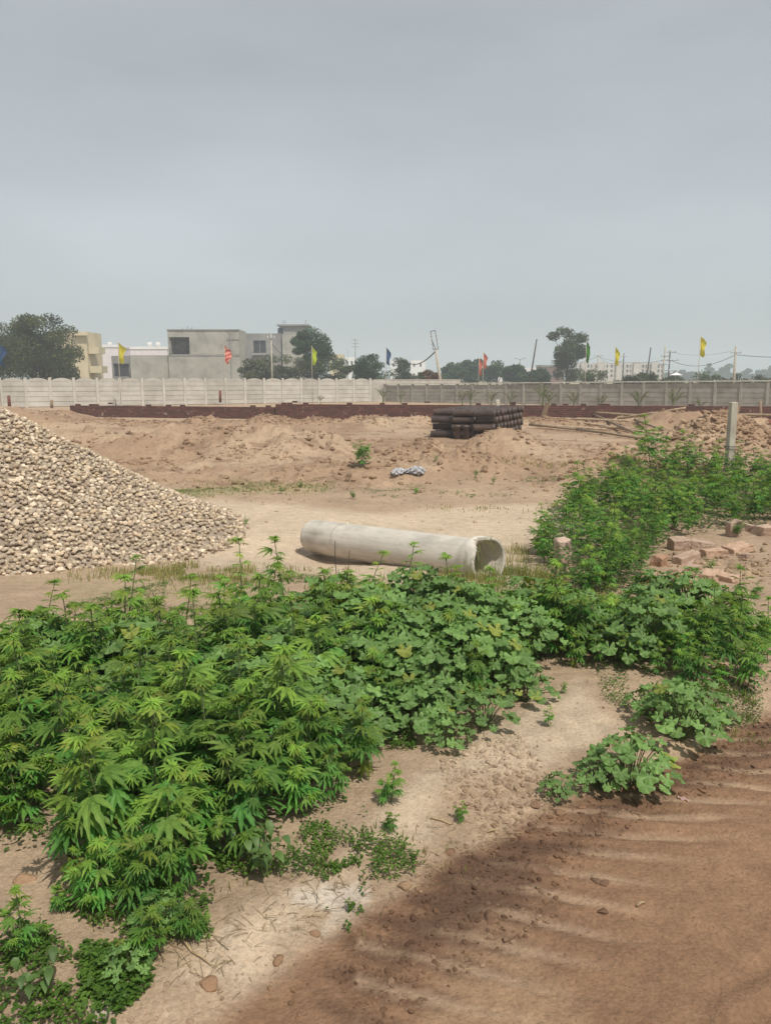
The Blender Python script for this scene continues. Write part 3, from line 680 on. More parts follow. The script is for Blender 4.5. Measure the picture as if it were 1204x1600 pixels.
mput(250, 1450, .45, 'small mallow at the lowest front of the hemp', 0)
bw = [broad_plant(300), broad_plant(301)]
for i, (u, v, s, lab) in enumerate([(412, 1372, 1.0, 'weed with pointed oval leaves at the front of the thicket'), (385, 1345, .9, 'pointed leaf weed behind the front one'), (325, 1335, .9, 'pointed leaf weed tucked under the hemp'), (60, 1560, .8, 'pointed leaf weed in the bottom left corner')]):
    p = GH(u, v); put(bw[i % 2], (p.x, p.y, p.z), (0, 0, i*2.), s*.72, label=lab, cat='weed', group='broad leaved weeds at the thicket foot')
# small hemp outside the thicket
for i, (u, v, s, lab) in enumerate([(95, 1425, .22, 'tiny hemp seedling on bare soil at the left'), (610, 1255, .34, 'small hemp leaning out of the thicket over pale soil'), (300, 1470, .42, 'young hemp at the lowest tip of the thicket'), (235, 1500, .36, 'young hemp bending over creeping weeds'), (40, 1500, .42, 'young hemp rising from the bottom left weeds'), (880, 1083, .16, 'tiny plant on bare soil right of the thicket notch'), (855, 1135, .2, 'tiny yellow green weed on the pale bank'), (610, 1300, .2, 'tiny dark weed on pale soil under the leaning hemp'),
                                     (1190, 790, .9, 'hemp by the broken bricks at the right border'), (1180, 935, .35, 'small hemp by the right border on bare soil'), (720, 1285, .16, 'tiny pale weed beside a dry stick on the verge')]):
    p = GH(u, v); put(protos[i % 7], (p.x, p.y, p.z), (0, 0, i*2.1), s, label=lab, cat='hemp plant', group='small hemp outside the thicket')

# far right patch
farp = [hemp_plant(160+i, h=[.66, .74, .58, .70][i], fine=False, size=1.0, bushy=2.6) for i in range(4)]
RPATCH = [G(u, v, -.1) for u, v in [(830, 890), (842, 845), (870, 800), (940, 765), (1060, 752), (1204, 750), (1400, 755), (1450, 815), (1204, 822), (1120, 828), (1050, 845), (1025, 870), (1000, 905), (1010, 965), (850, 965), (870, 905)]]
ptr = poisson(RPATCH, .25, 112, rp, .0)
for p in ptr:
    u, v = pix(p, -.12)
    if abs(u-878) < 24 and v > 868: continue
    dep_ = 'near' if v > 870 else ('middle' if v > 815 else 'far'); side = 'left end' if u < 900 else ('left half' if u < 980 else ('middle' if u < 1060 else ('part left of the post' if u < 1137 else 'part right of the post')))
    e = min(1, .6+(-pd1(p[0], p[1], RPATCH))/.8)
    put(farp[rp.integers(4)], (p[0], p[1], H(*p)), (rp.normal(0, .06), rp.normal(0, .06), rp.uniform(0, 6.28)), rp.uniform(.72, 1.05)*e, label='hemp in the %s rows of the right patch, %s' % (dep_, side), cat='hemp plant', group='hemp plants of the right patch, %s %s' % (dep_, side))
for i, (u, v, h_, lab) in enumerate([(1015, 757, .95, 'tallest hemp of the right patch, topmost in its outline'), (1075, 760, .72, 'hemp sticking out left of the upright post'), (905, 800, .72, 'hemp sticking out at the upper left of the right patch'), (850, 868, .5, 'hemp at the left tip of the right patch')]):
    x0, y0 = G(u, v, -.12); put(farp[i], (x0, y0, H(x0, y0)), (0, 0, i*1.7), h_/.64, label=lab, cat='hemp plant', group='tallest hemp of the right patch')
bushp = hemp_plant(190, h=.52, fine=False, size=.9, bushy=6, name='green_bush')
# lone bush in mid field and small shrubs
x0, y0 = G(566, 740, -.05)
put(bushp, (x0, y0, H(x0, y0)), (0, 0, 1), 1.0, label='lone green bush on the dug soil in mid field', cat='bush')
for i, (u, v, s, lab) in enumerate([(440, 772, .22, 'low green weed in the sparse grass of mid field'), (470, 762, .2, 'low weed right of the sparse grass'), (551, 779, .26, 'dark low weed below the lone bush'), (770, 757, .26, 'green tuft at the foot of the dug soil right of the plastic sheet'), (743, 749, .25, 'green tuft left of the one at the foot of the dug soil'), (680, 745, .22, 'small weed right beside the crumpled plastic sheet'), (650, 741, .25, 'weed behind the crumpled plastic sheet'), (385, 822, .2, 'small weed at the toe of the gravel heap'), (1150, 840, .35, 'weed growing between the broken bricks'), (1105, 900, .25, 'small weed in front of the broken bricks')]):
    p = GH(u, v); put(farp[i % 4], (p.x, p.y, p.z), (0, 0, i*1.3), s, label=lab, cat='weed', group='small weeds scattered on bare soil')

# creeping ground cover (uncountable)
gc = MB(); rq = np.random.default_rng(31)
tl = [leaflet(1, .62, 3, .25, .2) for _ in range(1)][0]
def cover(poly, n, hmax, s0=.008, s1=.018, noise=.45, tint=(1, 1, 1), sc_=.2):
    P = np.array(poly); lo, hi = P.min(0), P.max(0)
    c = rq.uniform(lo, hi, (n*3, 2)); d = pdist(c[:, 0], c[:, 1], poly); nzv = fbm(c[:, 0], c[:, 1], sc_, 3, 71)
    c = c[(d < 0) & (nzv > noise)][:n]; zz = H0(c[:, 0], c[:, 1]); nn = fbm(c[:, 0], c[:, 1], .12, 2, 75)
    for (a, b), z_, q in zip(c, zz, nn):
        s = rq.uniform(s0, s1); v, f = tl
        gc.add((v*s)@(Rz(rq.uniform(0, 6.28))@Rx(rq.uniform(-.4, .7))).T+np.array([a, b, z_+.004+hmax*q*rq.random()]), f, np.array(tint)*rq.uniform(.65, 1.2))
cover([G(*p) for p in [(-150, 1455), (60, 1455), (120, 1520), (200, 1540), (215, 1570), (150, 1640), (-150, 1660)]], 2300, .10, s0=.007, s1=.026, noise=.47, sc_=.10)
cover([G(*p) for p in [(80, 1430), (190, 1500), (330, 1490), (360, 1420), (420, 1400), (470, 1400), (640, 1380), (670, 1360), (560, 1290), (400, 1340), (200, 1400)]], 5200, .09, noise=.50, tint=(1.05, 1.05, 1), sc_=.12)
cover([G(*p) for p in [(130, 1500), (230, 1500), (240, 1560), (190, 1600), (130, 1570)]], 1500, .05, s0=.010, s1=.022, noise=.4)
cover([G(*p) for p in [(510, 1370), (560, 1360), (570, 1420), (545, 1460), (500, 1420)]], 700, .06, noise=.45, sc_=.1)
cover([G(*p) for p in [(1080, 1080), (1190, 1090), (1190, 1130), (1080, 1160), (1000, 1130), (1000, 1090)]], 2800, .10, noise=.3, tint=(.8, .85, .8))
cover([G(*p) for p in [(590, 1140), (640, 1130), (650, 1190), (600, 1190)]], 900, .07, noise=.3)
cover([G(*p) for p in [(930, 1050), (980, 1050), (980, 1130), (940, 1110)]], 500, .06, noise=.42)
cover(FG, 11000, .16, s0=.012, s1=.028, noise=.3, tint=(.6, .7, .65))  # thicket undergrowth tinted dark: shade of the gaps put into leaf colour
cover([G(*p) for p in [(250, 1010), (420, 990), (520, 960), (500, 900), (300, 900), (200, 930), (100, 960)]], 3500, .05, s0=.012, s1=.026, noise=.5, tint=(1.2, 1.1, 1), sc_=.4)
cover([G(*p) for p in [(760, 960), (1060, 960), (1060, 910), (850, 870), (790, 880)]], 2600, .08, s0=.014, s1=.03, noise=.5, tint=(1.1, 1.05, 1), sc_=.35)
cover(green_poly, 2600, .05, s0=.015, s1=.035, noise=.56, tint=(1.2, 1.1, .9), sc_=.4)
cover([(-1.6, 12.3), (3.6, 12.2), (3.6, 14.4), (-1.2, 13.4)], 900, .05, s0=.02, s1=.05, noise=.62, sc_=.5)
cover(RPATCH, 18000, .62, s0=.03, s1=.06, noise=.2, tint=(.8, .78, 1.0))
gc.build('ground_cover', M['cover'], kind='stuff', label='low creeping green weeds carpeting soil around the thickets', cat='ground cover')
# dry and green grass
gr = MB()
def blades(n, fx, h0, h1, tint, wd=.003):
    cand = [fx() for _ in range(n*2)]; ca = np.array(cand); kp = fbm(ca[:, 0], ca[:, 1], .28, 3, 91) > .52
    for (a, b) in ca[kp]:
        z_ = H(a, b); h_ = rq.uniform(h0, h1); an = rq.uniform(0, 6.28); ln = rq.uniform(.1, .6)*h_
        p0 = np.array([a, b, z_-.004]); d_ = np.array([math.cos(an), math.sin(an), 0])*ln; sd_ = np.array([-math.sin(an), math.cos(an), 0])*wd
        p1 = p0+d_*.35+np.array([0, 0, h_*.6]); p2 = p0+d_+np.array([0, 0, h_])
        gr.add(np.array([p0-sd_, p0+sd_, p1+sd_*.7, p1-sd_*.7, p2]), [[0, 1, 2, 3]], np.array(tint)*rq.uniform(.7, 1.25)); gr.F.append(np.array([[gr.n-2, gr.n-3, gr.n-1]]))
def gj(cx, cy, sx, sy): return lambda: (rq.normal(cx, sx), rq.normal(cy, sy))
for (u, v, sx, sy, n, h) in [(800, 905, .35, .3, 1300, .14), (830, 870, .25, .25, 500, .14), (300, 895, .55, .3, 1500, .08), (420, 905, .4, .3, 900, .08), (745, 890, .12, .1, 260, .18), (690, 905, .3, .12, 300, .08), (400, 765, .9, .6, 700, .06), (1125, 1100, .12, .06, 900, .06), (1190, 1150, .2, .06, 200, .04), (760, 795, .5, .2, 160, .05), (850, 730, .6, .4, 300, .08), (250, 1420, .2, .05, 250, .05), (560, 1330, .15, .06, 150, .05), (900, 940, .3, .2, 500, .08)]:
    p = GH(u, v); blades(n, gj(p.x, p.y, sx, sy), h*.4, h, (1.25, 1.1, 1), .003 if v > 850 else .006)
gr.build('grass', M['grass'], kind='stuff', label='thin yellow green grass scattered on bare ground', cat='grass')
# dry litter on verge
dl = MB()
for _ in range(260):
    u, v = random.choice([(330, 1500), (400, 1440), (480, 1400), (750, 1290), (650, 1330), (250, 1480), (540, 1400)]); p = GH(u+random.gauss(0, 35), v+random.gauss(0, 25)); a = random.uniform(0, 6.28); l = random.uniform(.015, .07)
    q = p+Vector((math.cos(a)*l, math.sin(a)*l, random.uniform(0, .012))); dl.tube([p+Vector((0, 0, .004)), (p+q)/2+Vector((0, 0, .008)), q+Vector((0, 0, .003))], .0011, 3, False, random.uniform(.7, 1.2))
dl.build('dry_litter', M['dry'], kind='stuff', label='dry stalk bits scattered over the verge', cat='litter')
for i, (a, b, r_, lab) in enumerate([((284, 1470), (300, 1490), .004, 'bent dry stalk at the foot of the hemp'), ((760, 1302), (778, 1300), .0035, 'short pale stick by a tiny weed on the verge'), ((994, 1418), (1006, 1412), .0045, 'short pale stick on the track right of the painted shade'), ((672, 1280), (705, 1290), .003, 'thin dry stick on pale soil left of the tiny weed'), ((300, 1490), (330, 1510), .003, 'thin dry stalk lying on the verge below the hemp')]):
    p, q = GH(*a), GH(*b); m_ = MB(); d = q-p; m_.tube([Vector((0, 0, .006)), d*.5+Vector((0, 0, .012)), d+Vector((0, 0, .006))], [r_, r_, r_*.7], 6, True, 1.5)
    o = m_.build('stick', M['dry'], smooth=True, label=lab, cat='stick', group='dry sticks on the verge'); o.location = p
p = GH(1067, 1250); m_ = MB(); n_ = 6
for i in range(n_+1):
    for j in range(4): pass
vv_ = [[(i/n_-.5)*.045, (j/3-.5)*.018, .006+.006*math.sin(i*1.7+j)] for i in range(n_+1) for j in range(4)]
m_.add(vv_, [[i*4+j, (i+1)*4+j, (i+1)*4+j+1, i*4+j+1] for i in range(n_) for j in range(3)], [[1, .6, .65] if k % 3 else [1, 1, 1] for k in range(len(vv_))])
o = m_.build('litter_scrap', M['f_white'], smooth=True, label='crumpled pink and white scrap of wrapper on the track', cat='litter'); o.location = p; o.rotation_euler = (0, 0, -.6)

# ---------------------------------------------------------------- concrete pipe
def revolve(mb, prof, n, skip=None, jit=None, colf=None):
    k = len(prof); vs = []
    for i, (xx, rr) in enumerate(prof):
        for j in range(n):
            t = 2*math.pi*j/n; dx = jit(i, j) if jit else 0
            vs.append([xx+dx, rr*math.cos(t), rr*math.sin(t)])
    f = [[i*n+j, (i+1)*n+j, (i+1)*n+(j+1) % n, i*n+(j+1) % n] for i in range(k-1) for j in range(n) if not (skip and skip(i, j))]
    mb.add(vs, f, colf(np.array(vs)) if colf else 1.0)
pl_, pr_ = at(486, 832, 8.55), at(757, 853, 6.93)
r0 = .195
A = Vector((*G(483, 855, -.12), 0)); B = Vector((*G(762, 893, -.10), 0)); A.y, A.x = 9.0, at(490, 835, 9.0).x; B.y = 6.93; B.x = at(765, 855, 6.93).x
za, zb = -.27+r0, -.10+r0+.015
A.z, B.z = za, zb; Lp = (B-A).length
nn_ = 96
prof = [(0, r0-.03), (0, r0-.004), (.01, r0)] + [(t, r0) for t in np.linspace(.04, Lp-.26, 110)] + [(Lp-.24, r0), (Lp-.20, r0+.012), (Lp-.16, r0+.028), (Lp-.02, r0+.030), (Lp-.004, r0+.026), (Lp, r0+.018), (Lp, r0+.004), (Lp-.02, r0+.0), (Lp-.10, r0-.004), (Lp-.12, r0-.03), (Lp-.8, r0-.03), (0, r0-.03)]
def jit(i, j):
    if prof[i][0] > Lp-.21:
        t = 2*math.pi*j/nn_; dd = ((t-1.9+math.pi) % (2*math.pi))-math.pi
        cut = .10*math.exp(-(dd/.38)**2)*(1+.25*math.sin(j*1.9)) + .006*math.sin(j*2.3)*math.exp(-(dd/1.2)**2)
        xx = prof[i][0]; return -max(0, (xx-(Lp-cut))) if cut > 0.01 else 0
    return 0
def pcol(v):
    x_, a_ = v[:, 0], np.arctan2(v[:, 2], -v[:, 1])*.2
    c = 1.0 - .16*sst(.45, .7, fbm(x_, a_*2, .30, 5, 5)) - .10*sst(.5, .7, fbm(x_*.6, a_*6, .10, 4, 6)) - .22*np.exp(-((x_-.19)/.13)**2)*fbm(x_, a_, .1, 3, 9)*1.6
    c = c - .30*np.exp(-((x_-.58-.01*np.sin(a_*30))/.012)**2)*(a_ > -.0) - .25*np.exp(-((a_-.085)/.006)**2)*(x_ < Lp*.7) + .05*np.sin(x_*3)
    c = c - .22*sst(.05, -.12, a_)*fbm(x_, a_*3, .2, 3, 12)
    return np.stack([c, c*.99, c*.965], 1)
pm = MB(); revolve(pm, prof, nn_, jit=jit, colf=pcol)
po = empty('concrete_pipe', A, label='long pale concrete drain pipe with a broken socket lying behind the thicket', cat='pipe')
ob = pm.build('barrel', M['pipe'], po, smooth=True)
ob.rotation_euler = (B-A).to_track_quat('X', 'Z').to_euler()
# dry grass fringe at the socket
fr = MB(); end = B-A; dx_ = end.normalized(); sdv = Vector((-dx_.y, dx_.x, 0)).normalized()
for i in range(70):
    t = random.choice([random.gauss(1.5, .5), random.gauss(-.2, .8)]); ang = math.pi/2+t; rr = r0+.03; base = end - dx_*random.uniform(-.02, .12) + sdv*math.cos(ang)*rr + Vector((0, 0, 1))*math.sin(ang)*rr
    tip = base + Vector((random.gauss(0, .05), random.gauss(-.02, .04), -random.uniform(.05, .28))) + dx_*.05
    fr.tube([base, (base+tip)/2+Vector((random.gauss(0, .015), -.02, .035)), tip], [.0016, .0014, .0008], 3, False, random.uniform(.8, 1.3))
fr.V = [v+np.array(A) for v in fr.V]
fr.build('dry_grass', M['grass'], kind='stuff', label='dry grass strands hanging over the broken pipe mouth', cat='dry grass')
p = at(541, 813, 8.2)
m_ = MB(); m_.add(ROCK2[3][0]*.018, ROCK2[3][1], 1.3); o = m_.build('pebble', M['f_white'], smooth=True, label='tiny white pebble lying on top of the concrete pipe', cat='pebble'); 
tt = ((541-484)/(765-484))*1.0; pp = A+(B-A)*.235; o.location = (pp.x, pp.y, pp.z+r0+.008)
for i, (u, vt, vb, lab) in enumerate([(526, 845, 915, 'thin dark dead stalk in front of the pipe left part'), (538, 860, 920, 'second dead stalk leaning right before the pipe')]):
    x0, y0 = G(u, vb+60); b_ = Vector((x0, y0, H(x0, y0))); t_ = at(u+(8 if i else -3), vt, y0)
    m_ = MB(); d = t_-b_; m_.tube([(0, 0, 0), d*.4+Vector((.01, 0, 0)), d*.75, d], [.004, .0035, .003, .002], 5); m_.tube([d*.5, d*.5+Vector((.03, 0, .07))], [.002, .001], 4); m_.tube([d*.7, d*.7+Vector((-.025, 0, .05))], [.002, .001], 4)
    o = m_.build('dead_stalk', M['bark'], label=lab, cat='stalk', group='dead stalks before the pipe'); o.location = b_

# whitewashed stub
p = GH(878, 884); m_ = MB()
m_.box((0, 0, .12), (.13, .12, .32), rz=.3, ry=-.10, rx=.08, jit=.008)
m_.C = [np.where((v[:, 2:3] > .15), np.array([[1.35, 1.4, 1.5]]), np.array([[.85, .8, .78]])) for v in m_.V]
o = m_.build('marker_stub', M['brickp'], label='short leaning stub of stone with whitewashed top between pipe and right patch', cat='marker stone'); o.location = p
bv = o.modifiers.new('bevel', 'BEVEL'); bv.width = .02; bv.segments = 3
# bevelled rubble
RUB = [(1146, 838, .15, .07, .20, .25, .1, -.1, 'tall broken block standing upright, highest of the rubble'),
 (1168, 830, .12, .09, .10, .9, .3, 0, 'rounded lump just right of the upright block'),
 (1067, 828, .19, .13, .09, .1, 0, .2, 'pale lump half hidden by the hemp behind the rubble'),
 (1060, 858, .17, .12, .13, .3, .1, 0, 'blocky lump at the upper left of the rubble'),
 (1095, 857, .20, .12, .09, -.2, 0, .1, 'dusty brick between blocky lump and big slab'),
 (1150, 862, .24, .17, .08, .4, .05, -.12, 'large flat slab below the upright block'),
 (1071, 880, .25, .10, .10, .5, 0, -.12, 'long brick slanting up to the right, in the middle of the rubble'),
 (1115, 871, .25, .10, .09, .22, 0, -.06, 'long brick lying right of the slanting one'),
 (1029, 884, .12, .10, .12, .8, .2, 0, 'leftmost broken block of the rubble'),
 (1078, 894, .18, .10, .07, .9, .1, .1, 'flat brick piece below the slanting brick'),
 (1110, 905, .16, .11, .07, -.6, .15, 0, 'tilted brick piece in the lower right of the rubble'),
 (1134, 908, .16, .12, .05, -.9, .1, .1, 'flat tile like piece at the right foot of the rubble'),
 (1087, 920, .11, .08, .06, .3, 0, .1, 'small piece lowest in the rubble'),
 (1060, 908, .10, .08, .06, 1.2, 0, 0, 'small lump at the lower left of the rubble'),
 (1195, 835, .20, .16, .12, .2, .1, 0, 'lump of earth and brick by the right border above the rubble'),
 (1020, 912, .08, .06, .05, .5, 0, 0, 'small pale chip left of the rubble foot'),
 (1145, 905, .07, .05, .04, .5, 0, 0, 'chip right of the tile like piece'),
 (1165, 872, .09, .08, .05, .5, 0, 0, 'small clod on the bare soil right of the slab')]
for i, (u, v, a, b, c, rz, rx, ry, lab) in enumerate(RUB):
    p = GH(u, v); m_ = MB()
    import bmesh
    m_.box((0, 0, 0), (a*1.15, b*1.15, c*1.15), rx=rx, ry=ry, jit=.012, col_=np.array(random.choice([(1, 1, 1), (1.05, .98, .92), (.95, .80, .70), (1.0, 1.0, 1.02)]))*random.uniform(.85, 1.1))
    o = m_.build('broken_brick', M['brickp'], label=lab, cat='broken brick', group='broken bricks by the right patch'); o.location = (p.x, p.y, p.z+c*.38); o.rotation_euler = (0, 0, rz)
    bv = o.modifiers.new('bevel', 'BEVEL'); bv.width = .007; bv.segments = 2
    sb = o.modifiers.new('sub', 'SUBSURF'); sb.subdivision_type = 'SIMPLE'; sb.levels = 3; sb.render_levels = 3
    tx = bpy.data.textures.get('chip') or bpy.data.textures.new('chip', 'CLOUDS'); tx.noise_scale = .04
    dm = o.modifiers.new('chip', 'DISPLACE'); dm.texture = tx; dm.strength = .022; dm.texture_coords = 'GLOBAL'; dm.mid_level = .5
# crumpled plastic sheet
p = GH(636, 754); m_ = MB(); nu, nv_ = 26, 12; vv_ = []
for i in range(nu+1):
    for j in range(nv_):
        t = i/nu; a = 2*math.pi*j/nv_; rr = (.05+.03*math.sin(t*9)+.02*math.sin(j*3.1+i*1.3))*(math.sin(math.pi*min(max(t, .03), .97))**.4)*(1+.6*t)
        vv_.append([(t-.5)*.62, .10*math.sin(t*4)+rr*math.cos(a)*1.4, .05+rr*math.sin(a)*.9+.03*t+random.gauss(0, .006)])
m_.add(vv_, [[i*nv_+j, (i+1)*nv_+j, (i+1)*nv_+(j+1) % nv_, i*nv_+(j+1) % nv_] for i in range(nu) for j in range(nv_)])
o = m_.build('plastic_sheet', M['plastic'], label='crumpled grey plastic sheet lying on bare soil in mid field', cat='plastic sheet'); o.location = p; o.rotation_euler = (0, 0, .35)

# ---------------------------------------------------------------- pipe stack
CP = .235; R1 = .105; LPp = .68
def clay_pipe():
    m_ = MB(); n = 16
    pr = [(0, R1-.016), (0, R1-.004), (.003, R1-.002), (LPp-.09, R1-.004), (LPp-.075, R1+.016), (LPp, R1+.018), (LPp, R1+.004), (LPp-.06, R1+.002), (LPp-.07, R1-.016), (0, R1-.016)]
    revolve(m_, pr, n); return m_.mesh('stoneware_pipe', M['clay'], True)
cme = clay_pipe()
corner = Vector((*G(737, 686, -.12), 0)); av = Vector((.385, .923, 0)).normalized(); bvv = Vector((-.923, .385, 0)).normalized()
ordn = ['first', 'second', 'third', 'fourth', 'fifth', 'sixth', 'seventh', 'eighth', 'ninth', 'tenth', 'eleventh', 'twelfth', 'thirteenth', 'fourteenth', 'fifteenth', 'sixteenth', 'seventeenth', 'eighteenth']
tiers = ['bottom', 'second', 'third', 'top']
zs0 = H(corner.x+.4, corner.y+1.2)
for k in range(17):
    for t in range(4):
        for row in range(2):
            base = corner + av*(.12+k*CP) + bvv*(.0 + row*(LPp+.03)) + bvv*random.uniform(-.02, .02)
            z_ = zs0 + .115 + t*.222 + random.uniform(-.006, .006)
            o = bpy.data.objects.new('stoneware_pipe', cme); col.objects.link(o)
            o.location = (base.x, base.y, z_)
            d = bvv
            if (k+t) % 2 == 0: o.location = (base + bvv*LPp).to_tuple()[:2] + (z_,); d = -bvv
            o.rotation_euler = (random.uniform(0, 6), 0, math.atan2(d.y, d.x)+random.uniform(-.012, .012)); o.rotation_euler.order = 'XYZ'
            if row == 0: lab = '%s pipe from the near end, %s tier, open end facing right' % (ordn[k], tiers[t]); grp = 'stacked dark stoneware pipes'
            elif k == 0: lab = 'left hand pipe of the near end side, %s tier' % tiers[t]; grp = 'stacked dark stoneware pipes'
            elif t == 3: lab = '%s pipe from the near end in the back row of the top tier' % ordn[k]; grp = 'stacked dark stoneware pipes'
            else: lab = 'dark stoneware pipe hidden inside the back row of the stack'; grp = 'back row pipes inside the stack'
            tag(o, lab, 'pipe', grp)
for i, (da, db) in enumerate([(-.14, .16), (-.15, .42)]):
    q = corner+av*da+bvv*db; o = bpy.data.objects.new('stoneware_pipe', cme); col.objects.link(o); o.location = (q.x, q.y, zs0-.25); o.rotation_euler = (0, -math.pi/2, 0)
    tag(o, ['short brown pipe standing upright at the near corner of the stack', 'upright brown pipe left of the one at the stack corner'][i], 'pipe', 'upright pipes at the stack corner')

# ---------------------------------------------------------------- poles lying on the ground
def seg(o_name, a, b, r_, mt, lab, cat, grp, n=7, dz=(0, 0), col_=1.0):
    a = Vector(a); b = Vector(b); m_ = MB(); d = b-a
    m_.tube([Vector((0, 0, 0)), d*.35+Vector((0, 0, .01)), d*.7, d], [r_, r_*.97, r_*.9, r_*.85], n, True, col_)
    o = m_.build(o_name, mt, smooth=True, label=lab, cat=cat, group=grp); o.location = a; return o
BAM = [((824, 658), (977, 667), 'uppermost long pole'), ((837, 668), (947, 673), 'pole lying lowest at the left'), ((924, 655), (990, 682), 'pole lying crosswise over the others'),
 ((864, 653), (992, 663), 'pole starting just behind the crosswise one'), ((872, 660), (1036, 680), 'longest pole running down to the right'), ((930, 664), (1078, 665), 'pole along the back right side'),
 ((964, 666), (1068, 672), 'pole in the right half near the mound'), ((990, 670), (1056, 681), 'short pole in front at the right'), ((826, 668), (914, 672), 'short pole nearest the pipe stack'), ((936, 670), (1036, 676), 'pole below the crosswise one'),
 ((900, 672), (1010, 686), 'lowest pole in the middle'), ((950, 660), (1085, 668), 'pole ending at the earth mound'), ((1144, 658), (1240, 664), 'pale pole right of the upright post, upper'), ((1146, 664), (1240, 660), 'pale pole right of the upright post, lower'), ((1150, 675), (1210, 670), 'third pole right of the upright post')]
for i, (a, b, s) in enumerate(BAM):
    x1, y1 = G(a[0], a[1], -.05); x2, y2 = G(b[0], b[1], -.05); z1, z2 = H(x1, y1), H(x2, y2)
    zm = max(H(x1*.5+x2*.5, y1*.5+y2*.5) - (z1+z2)/2, 0)
    seg('wooden_pole', (x1, y1, z1+.07+zm+.03*(i % 3)), (x2, y2, z2+.07+zm+.03*(i % 2)), .048, M['polew'], s + ' of the scattered wooden poles', 'wooden pole', 'wooden poles lying beyond the pipe stack')

# upright post with wire
p = GH(1137, 742); hpost = at(1137, 628, p.y).z - p.z
po = empty('concrete_post', p, R(12), label='square weathered concrete post standing in the right hemp patch', cat='post')
m_ = MB(); m_.box((0, 0, hpost/2-.1), (.125, .11, hpost+.2), jit=.004); o = m_.build('shaft', M['rcc'], po); bv = o.modifiers.new('bevel', 'BEVEL'); bv.width = .012; bv.segments = 2
m_ = MB()
for zz in (.42, .46, .2): m_.box((0, 0, zz), (.137, .122, .008), ry=.04)
m_.build('wire_tie', M['darkpole'], po)

# ---------------------------------------------------------------- brick wall
def brick_wall(a, b, h, base, lab):
    a = Vector(a); b = Vector(b); L_ = (b-a).length; m_ = MB(); nseg = int(L_/.5); r = np.random.default_rng(int(L_*10))
    m_.box((L_/2, 0, (h+base)/2), (L_, .23, h-base))
    x_ = 0
    while x_ < L_-.3:
        if r.random() < .22: m_.box((x_+.12, r.normal(0, .03), h+.04), (.23, .11, .075), rz=r.normal(0, .12))
        if r.random() < .07: m_.box((x_+.12, 0, h+.115), (.22, .10, .07), rz=r.normal(0, .3))
        x_ += .25
    o = m_.build('brick_wall', M['brick'], label=lab, cat='brick wall'); o.location = (a.x, a.y, 0); o.rotation_euler = (0, 0, math.atan2(b.y-a.y, b.x-a.x)); return o
pL, pM, pR = at(112, 640, 38.5), at(432, 640, 36.2), at(1300, 640, 33.0)
brick_wall((pL.x, pL.y, 0), (pM.x-.02, pM.y, 0), .42, -.4, 'lower left stretch of dark red brick wall half buried in earth')
brick_wall((pM.x, pM.y-.1, 0), (pR.x, pR.y, 0), .56, -.4, 'long low wall of dark red bricks behind the pipe stack')

# ---------------------------------------------------------------- precast walls
def precast(a, b, n, h0, h1, mat_, lab, arch, postw, name='precast_wall', capm=None, endz=(0, 0)):
    a = Vector(a); b = Vector(b); d = (b-a); d.z = 0; L_ = d.length; ang = math.atan2(d.y, d.x); pw = L_/n
    rt = empty(name, (a.x, a.y, 0), ang, label=lab, cat='wall')
    for i in range(n+1):
        t = i/n; h = h0+(h1-h0)*t; z0 = endz[0]+(endz[1]-endz[0])*t
        m_ = MB(); m_.box((0, 0, z0+h/2-.2), (postw, .16, h+.4), col_=1.05); o = m_.build('post', mat_, rt); o.location = (i*pw, 0, 0)
        if i == n: break
        m_ = MB(); nb = 5; hb = (h-.10-(.14 if arch else 0))/nb; wv = rng.uniform(.9, 1.06)
        for k in range(nb):
            cc = wv*rng.uniform(.93, 1.05)
            m_.box((pw/2, 0, z0+hb*(k+.5)), (pw-postw-.004, .055+.012*(k % 2), hb-.030), col_=cc)
            
        m_.box((pw/2, .004, z0+hb*nb/2), (pw-postw-.004, .03, hb*nb-.02), col_=wv*.85)
        if arch:
            ns = 12; vs = []; w_ = pw-postw-.004; zb_ = z0+hb*nb-.008
            for y_ in (-.036, .036):
                for k in range(ns+1):
                    xx = pw/2-w_/2+w_*k/ns; zt = zb_+.06+.17*math.sin(math.pi*k/ns)**.8
                    vs += [[xx, y_, zb_], [xx, y_, zt]]
            q = 2*(ns+1); f = []
            for k in range(ns):
                a0 = 2*k; f += [[a0, a0+2, a0+3, a0+1], [q+a0, q+a0+1, q+a0+3, q+a0+2], [a0+1, a0+3, q+a0+3, q+a0+1]]
            m_.add(vs, f, wv*.92)
        o = m_.build('panel', mat_, rt); o.location = (i*pw, 0, 0)
        if capm:
            m_ = MB(); m_.box((pw/2, 0, z0+h-.03), (pw+.0, .20, .07)); o = m_.build('coping', capm, rt); o.location = (i*pw, 0, .035)
    return rt
cw = at(578, 600, 62); lw = at(-40, 600, 49.2)
lw2 = lw + (lw-cw)*(1/17)
precast((lw.x, lw.y, 0), (cw.x, cw.y, 0), 19, 1.86, 1.80, M['precast_w'], 'whitewashed precast wall with arched panel tops running along the left', True, .16, endz=(-.1, -.1))
c2 = at(601, 600, 62.3); e2 = at(1290, 600, 41.5)
precast((c2.x, c2.y, 0), (e2.x, e2.y, 0), 22, 1.38, 1.52, M['precast_g'], 'grey precast slab wall with pale flat coping running along the right', False, .14, endz=(-.12, .10), capm=M['cap'])
